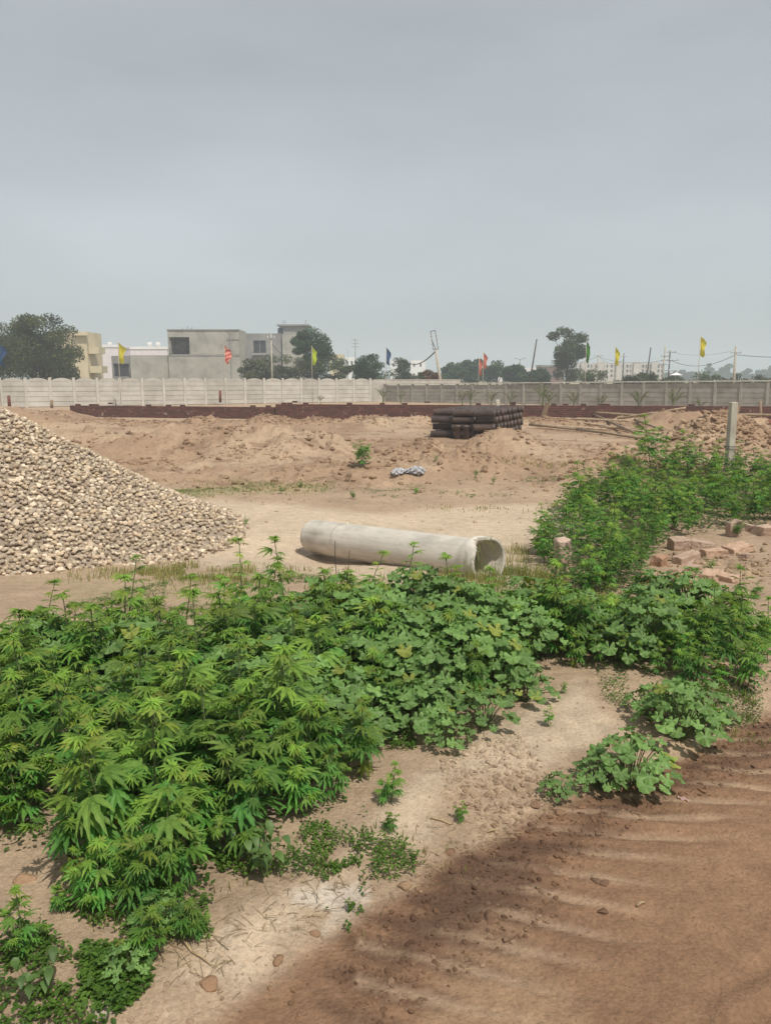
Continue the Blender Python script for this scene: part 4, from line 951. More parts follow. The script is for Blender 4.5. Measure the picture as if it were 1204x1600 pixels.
# plain wall section in the corner and old wall behind
m_ = MB(); m_.box((0, 0, .75), ((c2-cw).length+.3, .12, 1.7)); o = m_.build('corner_wall', M['precast_w'], label='short plain plastered wall closing the gap between arched and flat walls', cat='wall'); mid = (cw+c2)/2; o.location = (mid.x+.05, mid.y+.22, -.05)
bwl, bwr = at(584, 594, 66), at(718, 594, 64)
m_ = MB(); L_ = (bwr-bwl).length; m_.box((L_/2, 0, .7), (L_, .2, 1.72)); m_.box((L_/2, 0, 1.58), (L_+.02, .24, .05))
o = m_.build('back_wall', M['cap'], label='pale wall showing its top just behind the corner of the two walls', cat='wall'); o.location = (bwl.x, bwl.y, 0); o.rotation_euler = (0, 0, math.atan2(bwr.y-bwl.y, bwr.x-bwl.x))

# stakes and boards
def stake(u, vt, vb, D, r_, mt, lab, lean=0, flat=False):
    b_ = at(u, vb, D); t_ = at(u+lean, vt, D+.0); b_.z -= .2
    m_ = MB()
    if flat:
        d = t_-b_; m_.box((0, 0, 0), (r_*2, .03, d.length)); o = m_.build('wooden_board', mt, label=lab, cat='board'); o.location = (t_+b_)/2; o.rotation_euler = (0, math.atan2(d.x, d.z), 0)
    else:
        m_.tube([Vector((0, 0, 0)), (t_-b_)], [r_, r_*.85], 6); o = m_.build('stake', mt, smooth=True, label=lab, cat='stake'); o.location = b_
M['rstake'] = mat('red_stake', (.20, .07, .05), (.13, .05, .04), 6, .8)
stake(15, 618, 632, 45, .10, M['rstake'], 'short red brown stake before the wall at far left', -1)
stake(81, 625, 632, 45, .09, M['wood'], 'short stub behind the earth mound at left')
stake(344, 610, 624, 52, .10, M['rstake'], 'red brown stake against the white wall under the striped flag')
stake(777, 624, 634, 33, .10, M['rcc'], 'pale peg sticking up behind the pipe stack')
stake(846, 630, 650, 32.2, .09, M['wood'], 'plank leaning against the brick wall right of the pipe stack', 9, True)
stake(1148, 632, 655, 31.5, .05, M['wood'], 'thin plank leaning on the brick wall behind the upright post', 6, True)
stake(1189, 627, 655, 32, .05, M['wood'], 'thin pale stake before the brick wall at far right', -2)
# right border brick rubble heap
BR = MB()
for i in range(26):
    u, v = 1170+random.gauss(0, 22), 683+random.gauss(0, 7); x0, y0 = G(u, v, 0); z0 = H(x0, y0)
    m_ = MB(); m_.box((0, 0, 0), (.26, .13, .09), rx=random.uniform(-.6, .6), ry=random.uniform(-.6, .6), jit=.01, col_=random.choice([(.75, .42, .36), (.9, .62, .52), (1.3, 1.35, 1.4), (.7, .45, .4)]))
    o = m_.build('loose_brick', M['brickp'], label='red brick fragment in the small scatter right of the upright post', cat='brick', group='brick fragments behind the upright post'); o.location = (x0, y0, z0+.08+abs(random.gauss(0, .08))); o.rotation_euler = (0, 0, random.uniform(0, 6))

# ---------------------------------------------------------------- palm saplings by the walls
def palm(seed, h=1.0, n=7, col_='tree_d'):
    r = random.Random(seed); m_ = MB(); s_ = MB(); s_.tube([(0, 0, 0), (0, 0, h*.35)], [.05, .03], 6)
    for i in range(n):
        a = i*2.4+r.uniform(-.3, .3); ln = h*r.uniform(.6, .85); sp_ = r.uniform(.25, .6); pts_ = []
        for k in range(9):
            t = k/8; pts_.append(Vector((math.cos(a)*sp_*ln*t, math.sin(a)*sp_*ln*t, h*.3+ln*(t*1.0-.45*sp_*2*t*t))))
        s_.tube(pts_, [.010]*9, 3, False)
        for k in range(2, 9):
            for sg in (-1, 1):
                p_ = pts_[k]; dd = (pts_[k]-pts_[k-1]).normalized(); sd_ = Vector((-math.sin(a), math.cos(a), 0))*sg; e_ = p_+(sd_*.6+dd*.8+Vector((0, 0, -.25)))*ln*.26; w__ = Vector((0, 0, .018))
                m_.add([list(p_-w__), list(p_+w__), list(e_)], [[0, 1, 2]], np.array([1.4, 1.3, .8]))
    rt = empty('palm_sapling', (0, -60, 0)); m_.build('fronds', M['frond'], rt); s_.build('stem', M['stem'], rt); return rt
pp_ = [palm(1), palm(2, 1.0, 6), palm(3, 1.1, 8)]
for i, (u, D, h, lab) in enumerate([(500, 57, 1.1, 'small palm before the white wall under the lime flag'), (626, 58, 1.3, 'dry palm near the wall corner'), (598, 58, 1.3, 'thin palm right at the wall corner'), (722, 54, 1.6, 'palm with bent fronds above the coping right of the leaning pole'), (735, 53, 1.5, 'palm next to the bent one behind the pipe stack'), (768, 52, 1.6, 'palm behind the middle of the pipe stack'), (797, 51, 1.5, 'palm behind the right end of the pipe stack'), (848, 49, 1.9, 'bright green palm above the leaning plank'), (858, 49, 1.5, 'brownish palm touching the bright green one'), (897, 47, 1.5, 'faded palm below the green flag'), (940, 46, 1.6, 'palm with fan of fronds between green and pale flags'), (998, 44, 1.6, 'palm with dense low fronds left of the upright post'), (1052, 43, 1.7, 'greyish palm under the white umbrella'), (1095, 42, 1.3, 'bare thin palm under the tall yellow flag')]):
    q = at(u, 610, D-1.2); put(pp_[i % 3], (q.x, q.y, -.1), (0, 0, i*1.1), h*(.62+.30*((i*7) % 5)/5), label=lab, cat='palm sapling', group='palm saplings planted along the walls')

# ---------------------------------------------------------------- flags
def flag(u, vt, vb_flag, D, cl_, lab, wpx, front=True, stripes=False, tip=0, pole_c='rcc'):
    top = at(u, vt-4, D); base_z = -.1; k = D/F
    rt = empty('flag', (top.x, D, base_z), label=lab, cat='flag', group='coloured flags along the walls')
    m_ = MB(); m_.tube([(0, 0, 0), (0, 0, top.z-base_z)], [.022, .016], 6); m_.build('pole', M[pole_c], rt, smooth=True)
    hf = (vb_flag-vt)*k; wf = wpx*k; m_ = MB(); nu, nv2 = 10, 16; vs = []; cs = []
    for i in range(nu+1):
        for j in range(nv2+1):
            s, t = i/nu, j/nv2; wd_ = wf*(.95-.40*t+.12*math.sin(t*8+u))
            xx = s*wd_ + .03; sag = .55*hf*s*(1-.2*t)
            vs.append([xx, .16*wf*math.sin(s*9+t*3)+.07*math.sin(t*7), top.z-base_z-.08-t*hf*(1-.15*s)-sag*.6]); cs.append([1, 1, 1] if not (stripes and (int((t*7+s*3)) % 2)) else [1.9, 4.5, 5.5])
    m_.add(vs, [[i*(nv2+1)+j, (i+1)*(nv2+1)+j, (i+1)*(nv2+1)+j+1, i*(nv2+1)+j+1] for i in range(nu) for j in range(nv2)], cs)
    m_.build('cloth', M[cl_], rt, smooth=True); return rt
flag(-6, 535, 570, 46, 'f_blue', 'blue and white flag cut by the left border', 14)
flag(184, 537, 567, 51, 'f_yellow', 'yellow flag bellied by the wind before the raw cement house', 11)
flag(350, 542, 568, 54, 'f_red', 'red and white striped flag in front of the tall cement building', 12, stripes=True)
flag(487, 544, 570, 57, 'f_lime', 'lime green flag in front of the dark leafy tree', 8)
flag(603, 545, 570, 60, 'f_blue', 'dark blue flag at the corner of the walls', 7)
flag(748, 562, 586, 62, 'f_pink', 'lower left one of the two pink flags', 5)
flag(755, 553, 576, 62, 'f_pink', 'higher right one of the two pink flags', 6)
flag(916, 534, 566, 55, 'f_green', 'dark green flag beside the tall grey green tree', 6)
flag(961, 544, 570, 52, 'f_yellow', 'pale yellow flag before the apartment row', 7)
flag(1094, 527, 556, 48, 'f_yellow', 'tall yellow flag with a green corner at the right', 9)

# ---------------------------------------------------------------- trees
def tree(name, u0, u1, vt, vb, D, mt, lab, n=4200, leaf=.22, clumps=34, trunk=True, depth=None, seed=0, cat='tree', shape='round', grp='trees beyond the walls', gap=.5, crf=1.0):
    r = np.random.default_rng(abs(seed+int(u0*7+vt))); k = D/F; W_ = (u1-u0)*k/2; zt = at(602, vt, D).z; zb_ = at(602, vb, D).z; cx = at((u0+u1)/2, 590, D).x
    dp = depth or W_; zb_ = .25 if vb >= 588 else zb_; hz_ = (zt-zb_)/2; zc = (zt+zb_)/2
    rt = empty(name, (cx, D, 0), label=lab, cat=cat, group=grp)
    cc = []
    while len(cc) < clumps:
        q = r.uniform(-1, 1, 3); nr_ = np.linalg.norm(q)
        if nr_ > 1 or nr_ < .25: continue
        if shape == 'tall' and (q[2] < -.3 and math.hypot(q[0], q[1]) > .8 or (q[2] > .45 and abs(q[0]) < .12)): continue
        if shape == 'egg': q[:2] *= (1-.35*max(0, q[2]))
        if shape == 'flat' and q[2] < -.6: continue
        if shape == 'round' and q[2] < 0: hh_ = math.hypot(q[0], q[1]) + 1e-6; sc2 = min(1/hh_, 1/math.sqrt(max(.05, 1-q[2]*q[2]))); q[:2] *= 1+.8*(sc2-1)
        cc.append(q)
    cc = np.array(cc); P = cc*np.array([W_*.86, dp*.86, hz_*.84])+np.array([0, 0, zc])
    cr = math.sqrt(W_*hz_)*r.uniform(.20, .40, clumps)*(1.0 if clumps > 30 else 1.25)*crf
    m_ = MB(); N = int(n*2.4); ci = r.integers(clumps, size=N); off = r.normal(size=(N, 3)); off /= np.linalg.norm(off, axis=1)[:, None]; off *= (r.random(N)**.4)[:, None]*cr[ci][:, None]*np.array([1.15, 1.15, .75])
    ctr = P[ci]+off; bright = (r.uniform(.6, 1.45, clumps))[ci]*r.uniform(.6, 1.5, N)
    a = r.normal(size=(N, 3)); a /= np.linalg.norm(a, axis=1)[:, None]; b = np.cross(a, r.normal(size=(N, 3))); b /= np.linalg.norm(b, axis=1)[:, None]
    s = leaf*r.uniform(.5, 1.2, N)[:, None]; q = np.stack([ctr-a*s*.5, ctr+b*s*.28, ctr+a*s*.5, ctr-b*s*.28], 1).reshape(-1, 3)
    m_.add(q, np.arange(4*N).reshape(N, 4), np.repeat(bright, 4)); m_.build('crown', M[mt], rt)
    t_ = MB(); tr_ = max(.05, W_*.055)
    t_.tube([(0, 0, -.2), (.1*tr_, 0, zb_*.6), (0, 0, zb_+hz_*.5), (0, 0, zc+hz_*.3)], [tr_*1.2, tr_, tr_*.7, tr_*.3], 7)
    for i in range(min(9, clumps)):
        e = P[i]; st0 = np.array([0, 0, max(.5, zb_*(.7+.05*i))]); mdd = (st0+e)/2+np.array([0, 0, .1*hz_]); t_.tube([st0, mdd, e], [tr_*.5, tr_*.32, tr_*.1], 5, False)
    t_.build('trunk', M['bark'], rt, smooth=True); return rt
tree('broadleaf_tree', -2, 134, 486, 589, 88, 'tree_a', 'big round dark tree standing at the left behind the white wall', 14000, .26, 60, seed=1)
tree('broadleaf_tree', -85, 34, 490, 589, 92, 'tree_a', 'big dark tree cut by the left border', 9000, .26, 50, seed=2)
tree('shade_tree', 455, 524, 513, 575, 105, 'tree_b', 'deep green tree with layered branches right of the grey building', 5200, .30, 34, seed=3)
for i, (a, b, t, bo, D, m_, lab) in enumerate([(372, 418, 556, 588, 92, 'tree_d', 'dusty shrub at the foot of the tall cement building'), (400, 446, 551, 588, 94, 'tree_c', 'shrub in front of the grey building balcony'), (430, 480, 550, 588, 95, 'tree_d', 'greyish shrub below the layered tree, left side'), (466, 520, 554, 588, 96, 'tree_a', 'dark shrub below the layered tree, right side'), (504, 552, 558, 588, 97, 'tree_c', 'shrub between the lime flag and the white house')]):
    tree('shrub', a, b, t, bo, D, m_, lab, 2000, .24, 16, seed=10+i, cat='shrub', grp='shrubs behind the white wall')
tree('broadleaf_tree', 550, 606, 552, 590, 100, 'tree_b', 'dark bushy tree left of the blue flag', 3600, .26, 26, seed=20)
tree('broadleaf_tree', 608, 648, 556, 590, 110, 'tree_c', 'thin brownish green tree right of the blue flag', 2200, .26, 18, seed=21)
tree('dry_bush', 662, 692, 574, 597, 75, 'rusty', 'rust red dry bush beside the leaning electricity pole', 1500, .2, 12, seed=22, cat='bush', grp='bushes beyond the walls')
tree('dry_bush', 640, 668, 580, 597, 78, 'tree_d', 'brownish bush left of the rust red one', 1000, .2, 10, seed=23, cat='bush', grp='bushes beyond the walls')
for i, (a, b, t, bo, D, lab) in enumerate([(684, 728, 571, 592, 190, 'low hazy tree right of the leaning electricity pole'), (706, 746, 564, 592, 200, 'hazy tree left of the pink flags'), (735, 756, 558, 592, 190, 'taller hazy tree just behind the pink flags'), (754, 798, 563, 592, 200, 'round hazy tree right of the pink flags'), (786, 816, 570, 592, 180, 'small dark tree beside the street lamp'), (802, 834, 574, 592, 180, 'low tree left of the leaning dark pole'), (822, 860, 575, 592, 170, 'low bushes right of the leaning dark pole')]):
    tree('hazy_tree', a-3, b+3, t-2, bo, D*.75, 'tree_b', lab, 1500, .5, 16, seed=30+i, grp='hazy trees in the middle distance')
tree('tall_tree', 850, 919, 506, 584, 120, 'tree_c', 'tall airy grey green tree standing alone', 4200, .36, 44, seed=43, shape='tall', crf=.86)
tree('shrub', 868, 905, 560, 590, 119, 'tree_d', 'dark undergrowth at the foot of the tall airy tree', 900, .3, 9, seed=42, cat='shrub', grp='shrubs behind the grey wall')
for i, (a, b, t, lab, D) in enumerate([(888, 966, 577, 'low scrub before the left end of the apartment row', 95), (944, 1006, 581, 'low scrub before the middle of the apartment row', 93), (984, 1036, 577, 'low dark scrub before the right end of the apartment row', 90), (1024, 1082, 581, 'low scrub under the white umbrella', 90), (1064, 1136, 583, 'low scrub beneath the tall yellow flag', 95), (1114, 1186, 583, 'low scrub left of the right border', 95), (1170, 1245, 582, 'low scrub at the right border', 95)]):
    tree('shrub', a, b, t, 593, D, 'tree_c', lab, 800, .25, 12, seed=50+i, cat='shrub', grp='shrubs behind the grey wall')
for i, (a, b, t, lab) in enumerate([(1060, 1082, 578, 'faint pointed tree far right of the umbrella'), (1100, 1112, 566, 'faint slender tree right of the tall yellow flag'), (1112, 1132, 572, 'faint round tree beside the slender one'), (1128, 1146, 565, 'faint tall tree left of the white electricity pole'), (1156, 1176, 576, 'faint low tree right of the white electricity pole'), (1180, 1204, 575, 'faint tree near the right border'), (1192, 1225, 572, 'faint tree cut by the right border'), (1010, 1060, 580, 'faint tree line behind the umbrella'), (1040, 1110, 582, 'faint low tree line beneath the wires')]):
    tree('far_tree', a, b, t, 592, 420, 'tree_b', lab, 1100, 1.1, 14, seed=60+i, grp='faint trees on the horizon')
wd_ = MB(); rw = np.random.default_rng(9)
for i in range(9000):
    x_ = rw.uniform(-420, 420); y_ = rw.uniform(560, 640); h_ = 5.5*fbm(np.array([x_]), np.array([y_*.1]), 26, 3, 8)[0]+1; z_ = rw.uniform(0, h_); a = rw.normal(size=3); a /= np.linalg.norm(a); b = np.cross(a, rw.normal(size=3)); b /= np.linalg.norm(b); c = np.array([x_, y_, z_]); s = 1.4
    wd_.add([c-a*s, c+b*s*.6, c+a*s, c-b*s*.6], [[0, 1, 2, 3]], rw.uniform(.7, 1.2))
wd_.build('distant_wood', M['tree_b'], kind='stuff', label='faint wooded belt along the horizon', cat='wood')

# ---------------------------------------------------------------- buildings
def facade(m_, x0, x1, z0, z1, y_, th, ops):
    xs_ = sorted(set([x0, x1]+[o[0] for o in ops]+[o[1] for o in ops])); zs_ = sorted(set([z0, z1]+[o[2] for o in ops]+[o[3] for o in ops]))
    for i in range(len(xs_)-1):
        for j in range(len(zs_)-1):
            cx, cz = (xs_[i]+xs_[i+1])/2, (zs_[j]+zs_[j+1])/2
            if any(o[0] < cx < o[1] and o[2] < cz < o[3] for o in ops): continue
            m_.box((cx, y_+th/2, cz), (xs_[i+1]-xs_[i], th, zs_[j+1]-zs_[j]))
def building(name, u0, u1, vt, D, depth, wm, lab, wins=(), rot=0, parap=.0, tanks=(), roofm=None, slab=None, cat='house', grp=None, frame=None):
    """wins: photo rectangles (u0,u1,v0,v1) on the front"""
    a = at(u0, 590, D); b = at(u1, 590, D); zt = at(u0, vt, D).z; k = D/F; Wd = b.x-a.x
    rt = empty(name, (a.x, D, 0), rot, label=lab, cat=cat, group=grp)
    ops = [((w_[0]-u0)*k, (w_[1]-u0)*k, max(0, at(u0, w_[3], D).z), at(u0, w_[2], D).z) for w_ in wins]
    m_ = MB(); th = .25; facade(m_, 0, Wd, 0, zt, 0, th, ops)
    m_.box((th/2, depth/2+th/2, zt/2), (th, depth-th, zt-.002)); m_.box((Wd-th/2, depth/2+th/2, zt/2), (th, depth-th, zt-.002)); m_.box((Wd/2, depth+th/2, zt/2), (Wd, th, zt))
    m_.build('wall', wm, rt)
    m_ = MB(); m_.box((Wd/2, depth/2+th/2, zt-.35), (Wd-2*th-.01, depth-th-.01, .2)); m_.build('roof', slab or wm, rt)
    if slab: m_ = MB(); m_.box((Wd/2, depth/2, zt+.05), (Wd+.35, depth+.3, .5)); m_.build('roof_slab', slab, rt)
    for o_ in ops:
        m_ = MB(); m_.box(((o_[0]+o_[1])/2, th+.08, (o_[2]+o_[3])/2), (o_[1]-o_[0]+.1, .05, o_[3]-o_[2]+.1)); wnd = m_.build('window', M['dark'], rt)
        if frame:
            m_ = MB(); cx, cz = (o_[0]+o_[1])/2, (o_[2]+o_[3])/2; m_.box((cx, th-.02, cz), (.07, .06, o_[3]-o_[2])); m_.box((cx, th-.03, o_[2]+.035), (o_[1]-o_[0], .05, .07)); m_.build('frame', frame, wnd)
    for (tu, tw, tv) in tanks:
        cx = (tu-u0)*k; zt2 = at(u0, tv, D).z; m_ = MB(); h_ = zt2-zt-.3; m_.tube([(0, 0, 0), (0, 0, h_*.85), (0, 0, h_*.95), (0, 0, h_)], [tw*k/2, tw*k/2, tw*k*.42, tw*k*.15], 16)
        o = m_.build('water_tank', M['tank'], rt, smooth=True); o.location = (cx, depth*.5, zt+.25)
    return rt
# cream building
cb = building('cream_building', 84, 139, 518, 118, 6, M['cream'], 'tall cream painted building half hidden by the big dark tree', wins=[(118, 124, 584, 588)], cat='building')
m_ = MB(); k = 118/F; m_.box((55*k-.8, -.35, at(84, 519, 118).z-.25), (2.4, .6, .5)); m_.build('cornice', M['cream'], cb)
m_ = MB(); m_.box((55*k+.8, 1.6, at(84, 545, 118).z-.2), (1.55, 2.6, 1.0)); m_.build('balcony', M['cream'], cb); m_ = MB(); m_.box((55*k+.9, 1.6, at(84, 575, 118).z-.2), (1.75, 2.6, 1.0)); m_.build('balcony', M['cream'], cb)
building('pink_house', 154, 187, 541, 165, 8, M['pinkw'], 'small pinkish white house left of the yellow flag with a roof tank', wins=[(150.5+5, 160, 556, 566)], slab=M['whitep'], tanks=[(164, 8, 533)], cat='house')
building('pink_house', 206, 263, 544, 165, 8, M['pinkw'], 'pinkish white house with two roof tanks behind the raw cement house', slab=M['whitep'], tanks=[(227, 9, 533), (240, 8, 533)], cat='house')
# raw cement house
rc_ = building('cement_house', 205, 265, 555, 112, 4.8, M['plaster'], 'raw cement building with a tall right block and a low left wing', wins=[], cat='building')
kk = 112/F; z555 = at(205, 555, 112).z; z515 = at(205, 515, 112).z
m_ = MB(); x0_, x1_ = 60*kk, 169*kk     # tall block, relative x
def rz_(v): return at(205, v, 112).z
facade(m_, x0_+.02, x1_, 0, z515, -.4, .3, [(62*kk, 93*kk, rz_(554), rz_(527))])
m_.box((x1_-.15, 2.4, z515/2), (.3, 5.0, z515-.004)); m_.box((x0_+.17, 2.4, z515/2), (.3, 5.0, z515-.006)); m_.box(((x0_+x1_)/2, 5.05, z515/2), (x1_-x0_, .3, z515)); m_.box(((x0_+x1_)/2, 2.4, z515-.5), (x1_-x0_-.62, 4.9, .2))
m_.build('tall_block', M['plaster'], rc_)
m_ = MB()
for zz in (z555, (z555+z515)/2+.4): m_.box(((x0_+x1_)/2+4.1 if zz > z555 else (x0_+x1_)/2, -.43, zz), (x1_-x0_-(8.2 if zz > z555 else 0), .06, .22))
m_.build('ledge', M['plaster2'], rc_)
m_ = MB(); m_.box(((x0_+x1_)/2, -.46, z515-.06), (x1_-x0_+.1, .12, .16)); m_.build('coping', M['plaster2'], rc_)
m_ = MB(); m_.tube([(x1_-1.2, -.5, 0), (x1_-1.2, -.5, z515-.2)], .06, 6); m_.build('drain_pipe', M['steel'], rc_)
m_ = MB(); m_.box((78*kk, 2.6, (rz_(554)+rz_(527))/2), (31*kk, .2, 27*kk)); m_.build('recess_wall', M['plaster2'], rc_)
for q in (83, 90):
    m_ = MB(); m_.box((q*kk, 2.44, rz_(546)), (5*kk, .1, 14*kk)); m_.build('window', M['dark'], rc_)
m_ = MB()
for i in range(9): m_.tube([(63*kk+i*.28, -.5, rz_(555)+i*.12), (63*kk+i*.28, -.5, rz_(555)+.8+i*.12)], .03, 4)
m_.tube([(63*kk, -.5, rz_(555)+.8), (63*kk+2.3, -.5, rz_(555)+1.8)], .04, 4); m_.build('railing', M['darkpole'], rc_)
m_ = MB()
for q, dz_ in ((80, 3), (88, 5), (92, 2), (95, 4)): m_.tube([(q*kk, .3, z515-.1), (q*kk+.15, .3, z515+dz_*kk)], .03, 4)
m_.build('rebar', M['darkpole'], rc_)
lw_ = building('cement_porch', 176, 204, 556, 114, 6, M['plaster2'], 'low cement porch wing with dark opening left of the raw cement house', wins=[(178, 203, 568, 588)], cat='building')
# grey building behind
gb_ = building('grey_building', 375, 440, 521, 138, 9, M['plaster2'], 'grey two storey building with balcony opening and small roof room', wins=[(376, 379, 534, 556), (397, 416, 532, 552)], cat='building', frame=M['steel'])
k2 = 138/F; z521 = at(375, 521, 138).z; z509 = at(375, 509, 138).z
def rz2(v): return at(375, v, 138).z
m_ = MB(); m_.box((82*k2, 4, rz2(523)/2), (32*k2, 8, rz2(523))); m_.build('right_wing', M['plaster'], gb_)
m_ = MB(); m_.box((79*k2, 5.5, (z521+z509)/2+.0), (41*k2, 4.5, z509-z521+.4)); m_.box((80*k2, 5.5, z509+.3), (50*k2, 5.6, .25)); rr_ = m_.build('roof_room', M['plaster2'], gb_)
m_ = MB(); m_.box((60*k2, 3.2, rz2(515.5)), (.9, .08, 1.0)); m_.build('window', M['dark'], rr_)
m_ = MB(); m_.box((31.5*k2, -.5, rz2(554)), (22*k2, 1.1, .2)); m_.build('balcony', M['plaster'], gb_)
m_ = MB()
for q in (63, 66, 98): m_.tube([(q*k2, 5, z509+.4), (q*k2, 5, z509+1.3)], .04, 4)
m_.build('rebar', M['darkpole'], gb_)
# distant white ones
for i, (a, b, vt, D, mt, w_, lab, tk) in enumerate([
 (515, 536, 553, 210, 'cream', [(520, 523, 560, 566)], 'small cream house top behind the layered tree', []),
 (538, 555, 558, 240, 'whitep', [(541, 544, 564, 570), (548, 551, 564, 570)], 'white house left of the dark bushy tree', []),
 (610, 632, 562, 250, 'whitep', [(613, 616, 568, 573)], 'white house behind the thin tree right of the blue flag', [(620, 5, 557)]),
 (641, 664, 563, 250, 'whitep', [(645, 648, 568, 573), (655, 658, 568, 573)], 'white house left of the leaning electricity pole', []),
 (700, 722, 573, 380, 'pinkw', [(704, 707, 577, 581)], 'faint pale house right of the leaning electricity pole', []),
 (764, 800, 577, 340, 'pinkw', [(770, 774, 581, 585), (784, 788, 581, 585)], 'faint pale house left of the small dark tree', []),
 (812, 846, 574, 330, 'pinkw', [(818, 822, 578, 583), (832, 836, 578, 583)], 'faint pale house behind the leaning dark pole', []),
 (845, 880, 572, 210, 'redroof', [(850, 856, 580, 588), (862, 868, 580, 588)], 'reddish shed with overhanging slab roof behind the tall airy tree', []),
 (792, 812, 582, 170, 'plaster2', [(796, 801, 585, 589)], 'low dark hut beneath the street lamp', []),
 (60, 88, 560, 150, 'cream', [(66, 70, 568, 576)], 'cream house glimpsed under the big dark tree', [])]):
    building('distant_house', a, b, vt, D, 7, M[mt], lab, wins=w_, tanks=tk, cat='house', grp='houses beyond the walls', slab=M['plaster2'] if 'shed' in lab else None)
aw = []
for c in range(11):
    ua = 903+c*12
    for (v0, v1) in ((570, 574.5), (577.5, 582), (585, 589)): aw += [(ua+1, ua+4, v0, v1), (ua+6.5, ua+8.5, v0, v1)]
ap = building('apartment_row', 900, 1034, 567.5, 290, 10, M['block'], 'long hazy row of three storey apartments with rows of windows', wins=aw, cat='building')
k3 = 290/F
for c in range(5):
    m_ = MB(); zt_ = at(900, 565.5, 290).z; m_.box(((10+c*27)*k3, -.4, zt_/2), (2.1, .8, zt_)); m_.build('stair_bay', M['block'], ap)

# ---------------------------------------------------------------- electricity poles and lamps
def epole(u, vt, vb, D, lab, lean=0, mt='rcc', arms=((.9, 1.6),), r_=.12, frame=False):
    b_ = at(u, vb, D); t_ = at(u+lean, vt, D); d = Vector((t_.x-b_.x, 0, t_.z)); rt = empty('electricity_pole', (b_.x, D, 0), label=lab, cat='pole', group='poles beyond the walls')
    if lean == 0: d.x = .02
    m_ = MB(); dd = d*(.72 if frame else 1); m_.tube([(0, 0, -.3), dd], [r_, r_*.65], 8); m_.build('shaft', M[mt], rt, smooth=True)
    for (t, wd__) in arms:
        c = d*t; m_ = MB(); m_.box(tuple(c+Vector((0, -.1, 0))), (wd__, .08, .09)); arm = m_.build('cross_arm', M['steel'], rt)
        for s in (-.45, 0, .45): m_ = MB(); q = c+Vector((s*wd__, -.1, .05)); m_.tube([q, q+Vector((0, 0, .12)), q+Vector((0, 0, .22))], [.045, .06, .03], 6); m_.build('insulator', M['tank'], arm)
    if frame:
        dn = d.normalized(); sd_ = Vector((dn.z, 0, -dn.x)); c0 = d*.72; c1 = d; m_ = MB()
        for (p_, q_) in ((c0-sd_*.22, c1-sd_*.22), (c0+sd_*.22, c1+sd_*.22), (c0-sd_*.22, c0+sd_*.22), (c1-sd_*.22, c1+sd_*.22), (c0, c0*.5+c1*.5-sd_*.22)): m_.tube([p_, q_], .035, 5)
        fr_ = m_.build('top_frame', M['darkpole'], rt)
        for t in (.76, .82, .88, .94):
            for sg in (-1, 1): m_ = MB(); q_ = d*t+sd_*.22*sg; m_.tube([q_, q_+sd_*.16*sg], [.07, .055], 6); m_.build('insulator', M['tank'], fr_)
    return rt, Vector((b_.x, D, 0))+d
_, tipA = epole(692, 517, 597, 74, 'concrete electricity pole leaning left with a rectangular frame on top', -16, frame=True, arms=(), r_=.17)
epole(824, 530, 597, 80, 'bare dark pole leaning to the right left of the tall tree', 14, 'darkpole', (), .10)
epole(1007, 543, 595, 90, 'dark thin pole leaning right before the end of the apartments', 9, 'darkpole', (), .10)
_, tB = epole(1033, 541, 597, 100, 'pale pole leaning slightly right, left one of the twin poles', 6, 'rcc', ((.78, 1.0), (.6, 1.3)), .14)
_, tC = epole(1043, 547, 597, 102, 'straight pole with three cross arms, right one of the twin poles', 0, 'darkpole', ((.95, 1.6), (.75, 2.2), (.5, 2.0)), .12)
_, tD = epole(1146, 541, 595, 88, 'white electricity pole under the wires near the right border', 3, 'rcc', ((.86, 1.2),), .19)
_, tE = epole(932, 554, 592, 170, 'faint white pole left of the pale yellow flag', 0, 'rcc', ((.96, 2.2),), .2)
_, tF = epole(972, 552, 592, 170, 'faint dark pole right of the pale yellow flag', 0, 'darkpole', ((.9, 1.5),), .15)
epole(425, 522, 592, 88, 'slim pale pole in front of the grey building', 0, 'rcc', ((.93, .8),), .11)
_, tG = epole(555, 529, 592, 150, 'distant mast with short arms left of the dark bushy tree', 0, 'steel', ((.97, 1.2), (.9, 1.2), (.83, 1.2)), .12)
epole(543, 545, 592, 120, 'very thin mast between lime flag and dark bushy tree', 0, 'steel', (), .05)
# street lamp
b_ = at(811, 592, 150); zt_ = at(811, 561, 150).z; rt = empty('street_lamp', (b_.x, 150, 0), label='faint street lamp with two arms left of the leaning dark pole', cat='street lamp')
m_ = MB(); m_.tube([(0, 0, 0), (0, 0, zt_)], [.09, .06], 6); m_.tube([(-.7, 0, zt_+.1), (0, 0, zt_-.1), (.7, 0, zt_+.1)], .04, 5); m_.build('pole', M['steel'], rt)
for s in (-.8, .8): m_ = MB(); m_.box((s, 0, zt_+.1), (.5, .2, .1)); m_.build('lamp_head', M['steel'], rt)
# umbrella
q = at(1055, 586, 70); rt = empty('umbrella', (q.x, 70, 0), label='white garden umbrella showing above the grey wall', cat='umbrella')
m_ = MB(); zt_ = at(1055, 584, 70).z; revv = [[0, 0, zt_+.12]]+[[.62*math.cos(a*math.pi/4), .62*math.sin(a*math.pi/4), zt_-.12] for a in range(8)]
m_.add(revv, [[0, 1+a, 1+(a+1) % 8] for a in range(8)]); m_.build('canopy', M['whitep'], rt); m_ = MB(); m_.tube([(0, 0, 0), (0, 0, zt_+.1)], .03, 6); m_.build('pole', M['steel'], rt)
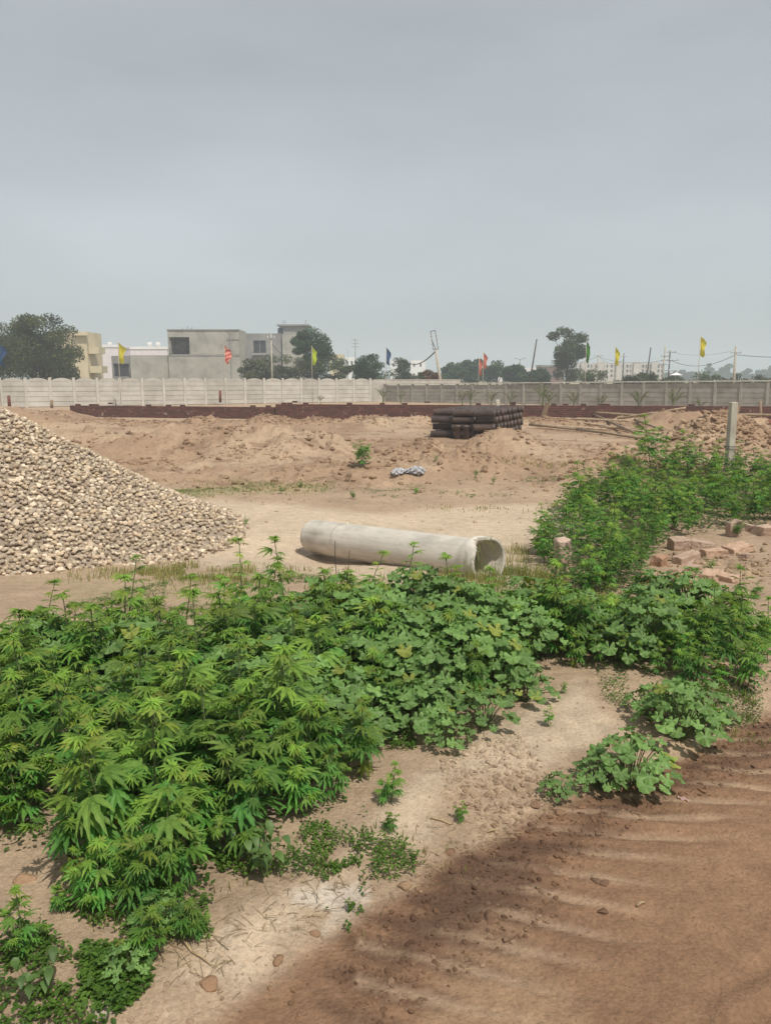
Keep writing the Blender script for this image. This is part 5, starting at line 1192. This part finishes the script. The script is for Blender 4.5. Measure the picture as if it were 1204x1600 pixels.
# wires
def wire(a, b, sag, lab, r_=.022):
    m_ = MB(); a = Vector(a); b = Vector(b); pts_ = [a.lerp(b, t)-Vector((0, 0, sag*4*t*(1-t)))-a for t in np.linspace(0, 1, 15)]
    m_.tube(pts_, r_, 4, False); o = m_.build('power_line', M['darkpole'], label=lab, cat='power line', group='overhead power lines'); o.location = a
wC = tC-Vector((0, 0, 1.2)); wD = tD-Vector((0, 0, .9))
wire(wC, wD, 1.0, 'sagging wire from the twin poles to the white pole at right', .03)
wire(wD, at(1290, 553, 82), .3, 'wire from the white pole running out of the right border', .035)
wire(tC-Vector((0, 0, .2)), tD-Vector((0, 0, .4)), .5, 'thin upper wire between the twin poles and the white pole', .014)
wire(wC, tE-Vector((0, 0, .4)), .8, 'wire from the twin poles left to the faint white pole', .03)
wire(tE-Vector((0, 0, .3)), tF-Vector((0, 0, 1.3)), 1.2, 'short sagging wire between the two faint poles', .04)
cA = Vector((at(679, 550, 74).x, 74, at(679, 550, 74).z)); wire(cA, at(640, 568, 110), .5, 'thick cable from the leaning electricity pole down to the left', .06)
wire(at(425, 538, 88), at(455, 560, 96), .3, 'thin wire from the slim pole down to the shrubs', .03)
wire(tE-Vector((0, 0, .4)), at(848, 572, 200), .8, 'faint wire from the faint white pole to the tall airy tree', .03)

# ---------------------------------------------------------------- haze
hb_ = MB(); hb_.box((0, 350, 24), (1700, 2600, 54))
hm_ = bpy.data.materials.new('haze_air'); hm_.use_nodes = True; n = hm_.node_tree; n.nodes.clear()
o_ = n.nodes.new('ShaderNodeOutputMaterial'); pv = n.nodes.new('ShaderNodeVolumePrincipled'); pv.inputs['Color'].default_value = (.82, .91, 1, 1); pv.inputs['Density'].default_value = .0015; pv.inputs['Anisotropy'].default_value = 0.0
n.links.new(pv.outputs[0], o_.inputs['Volume'])
hz_o = hb_.build('haze', hm_, kind='stuff', label='thin pale haze filling the air over the plain', cat='haze')
print('hemp', sum(o.get('category')=='hemp plant' for o in bpy.data.objects)); print('objects', len(bpy.data.objects))
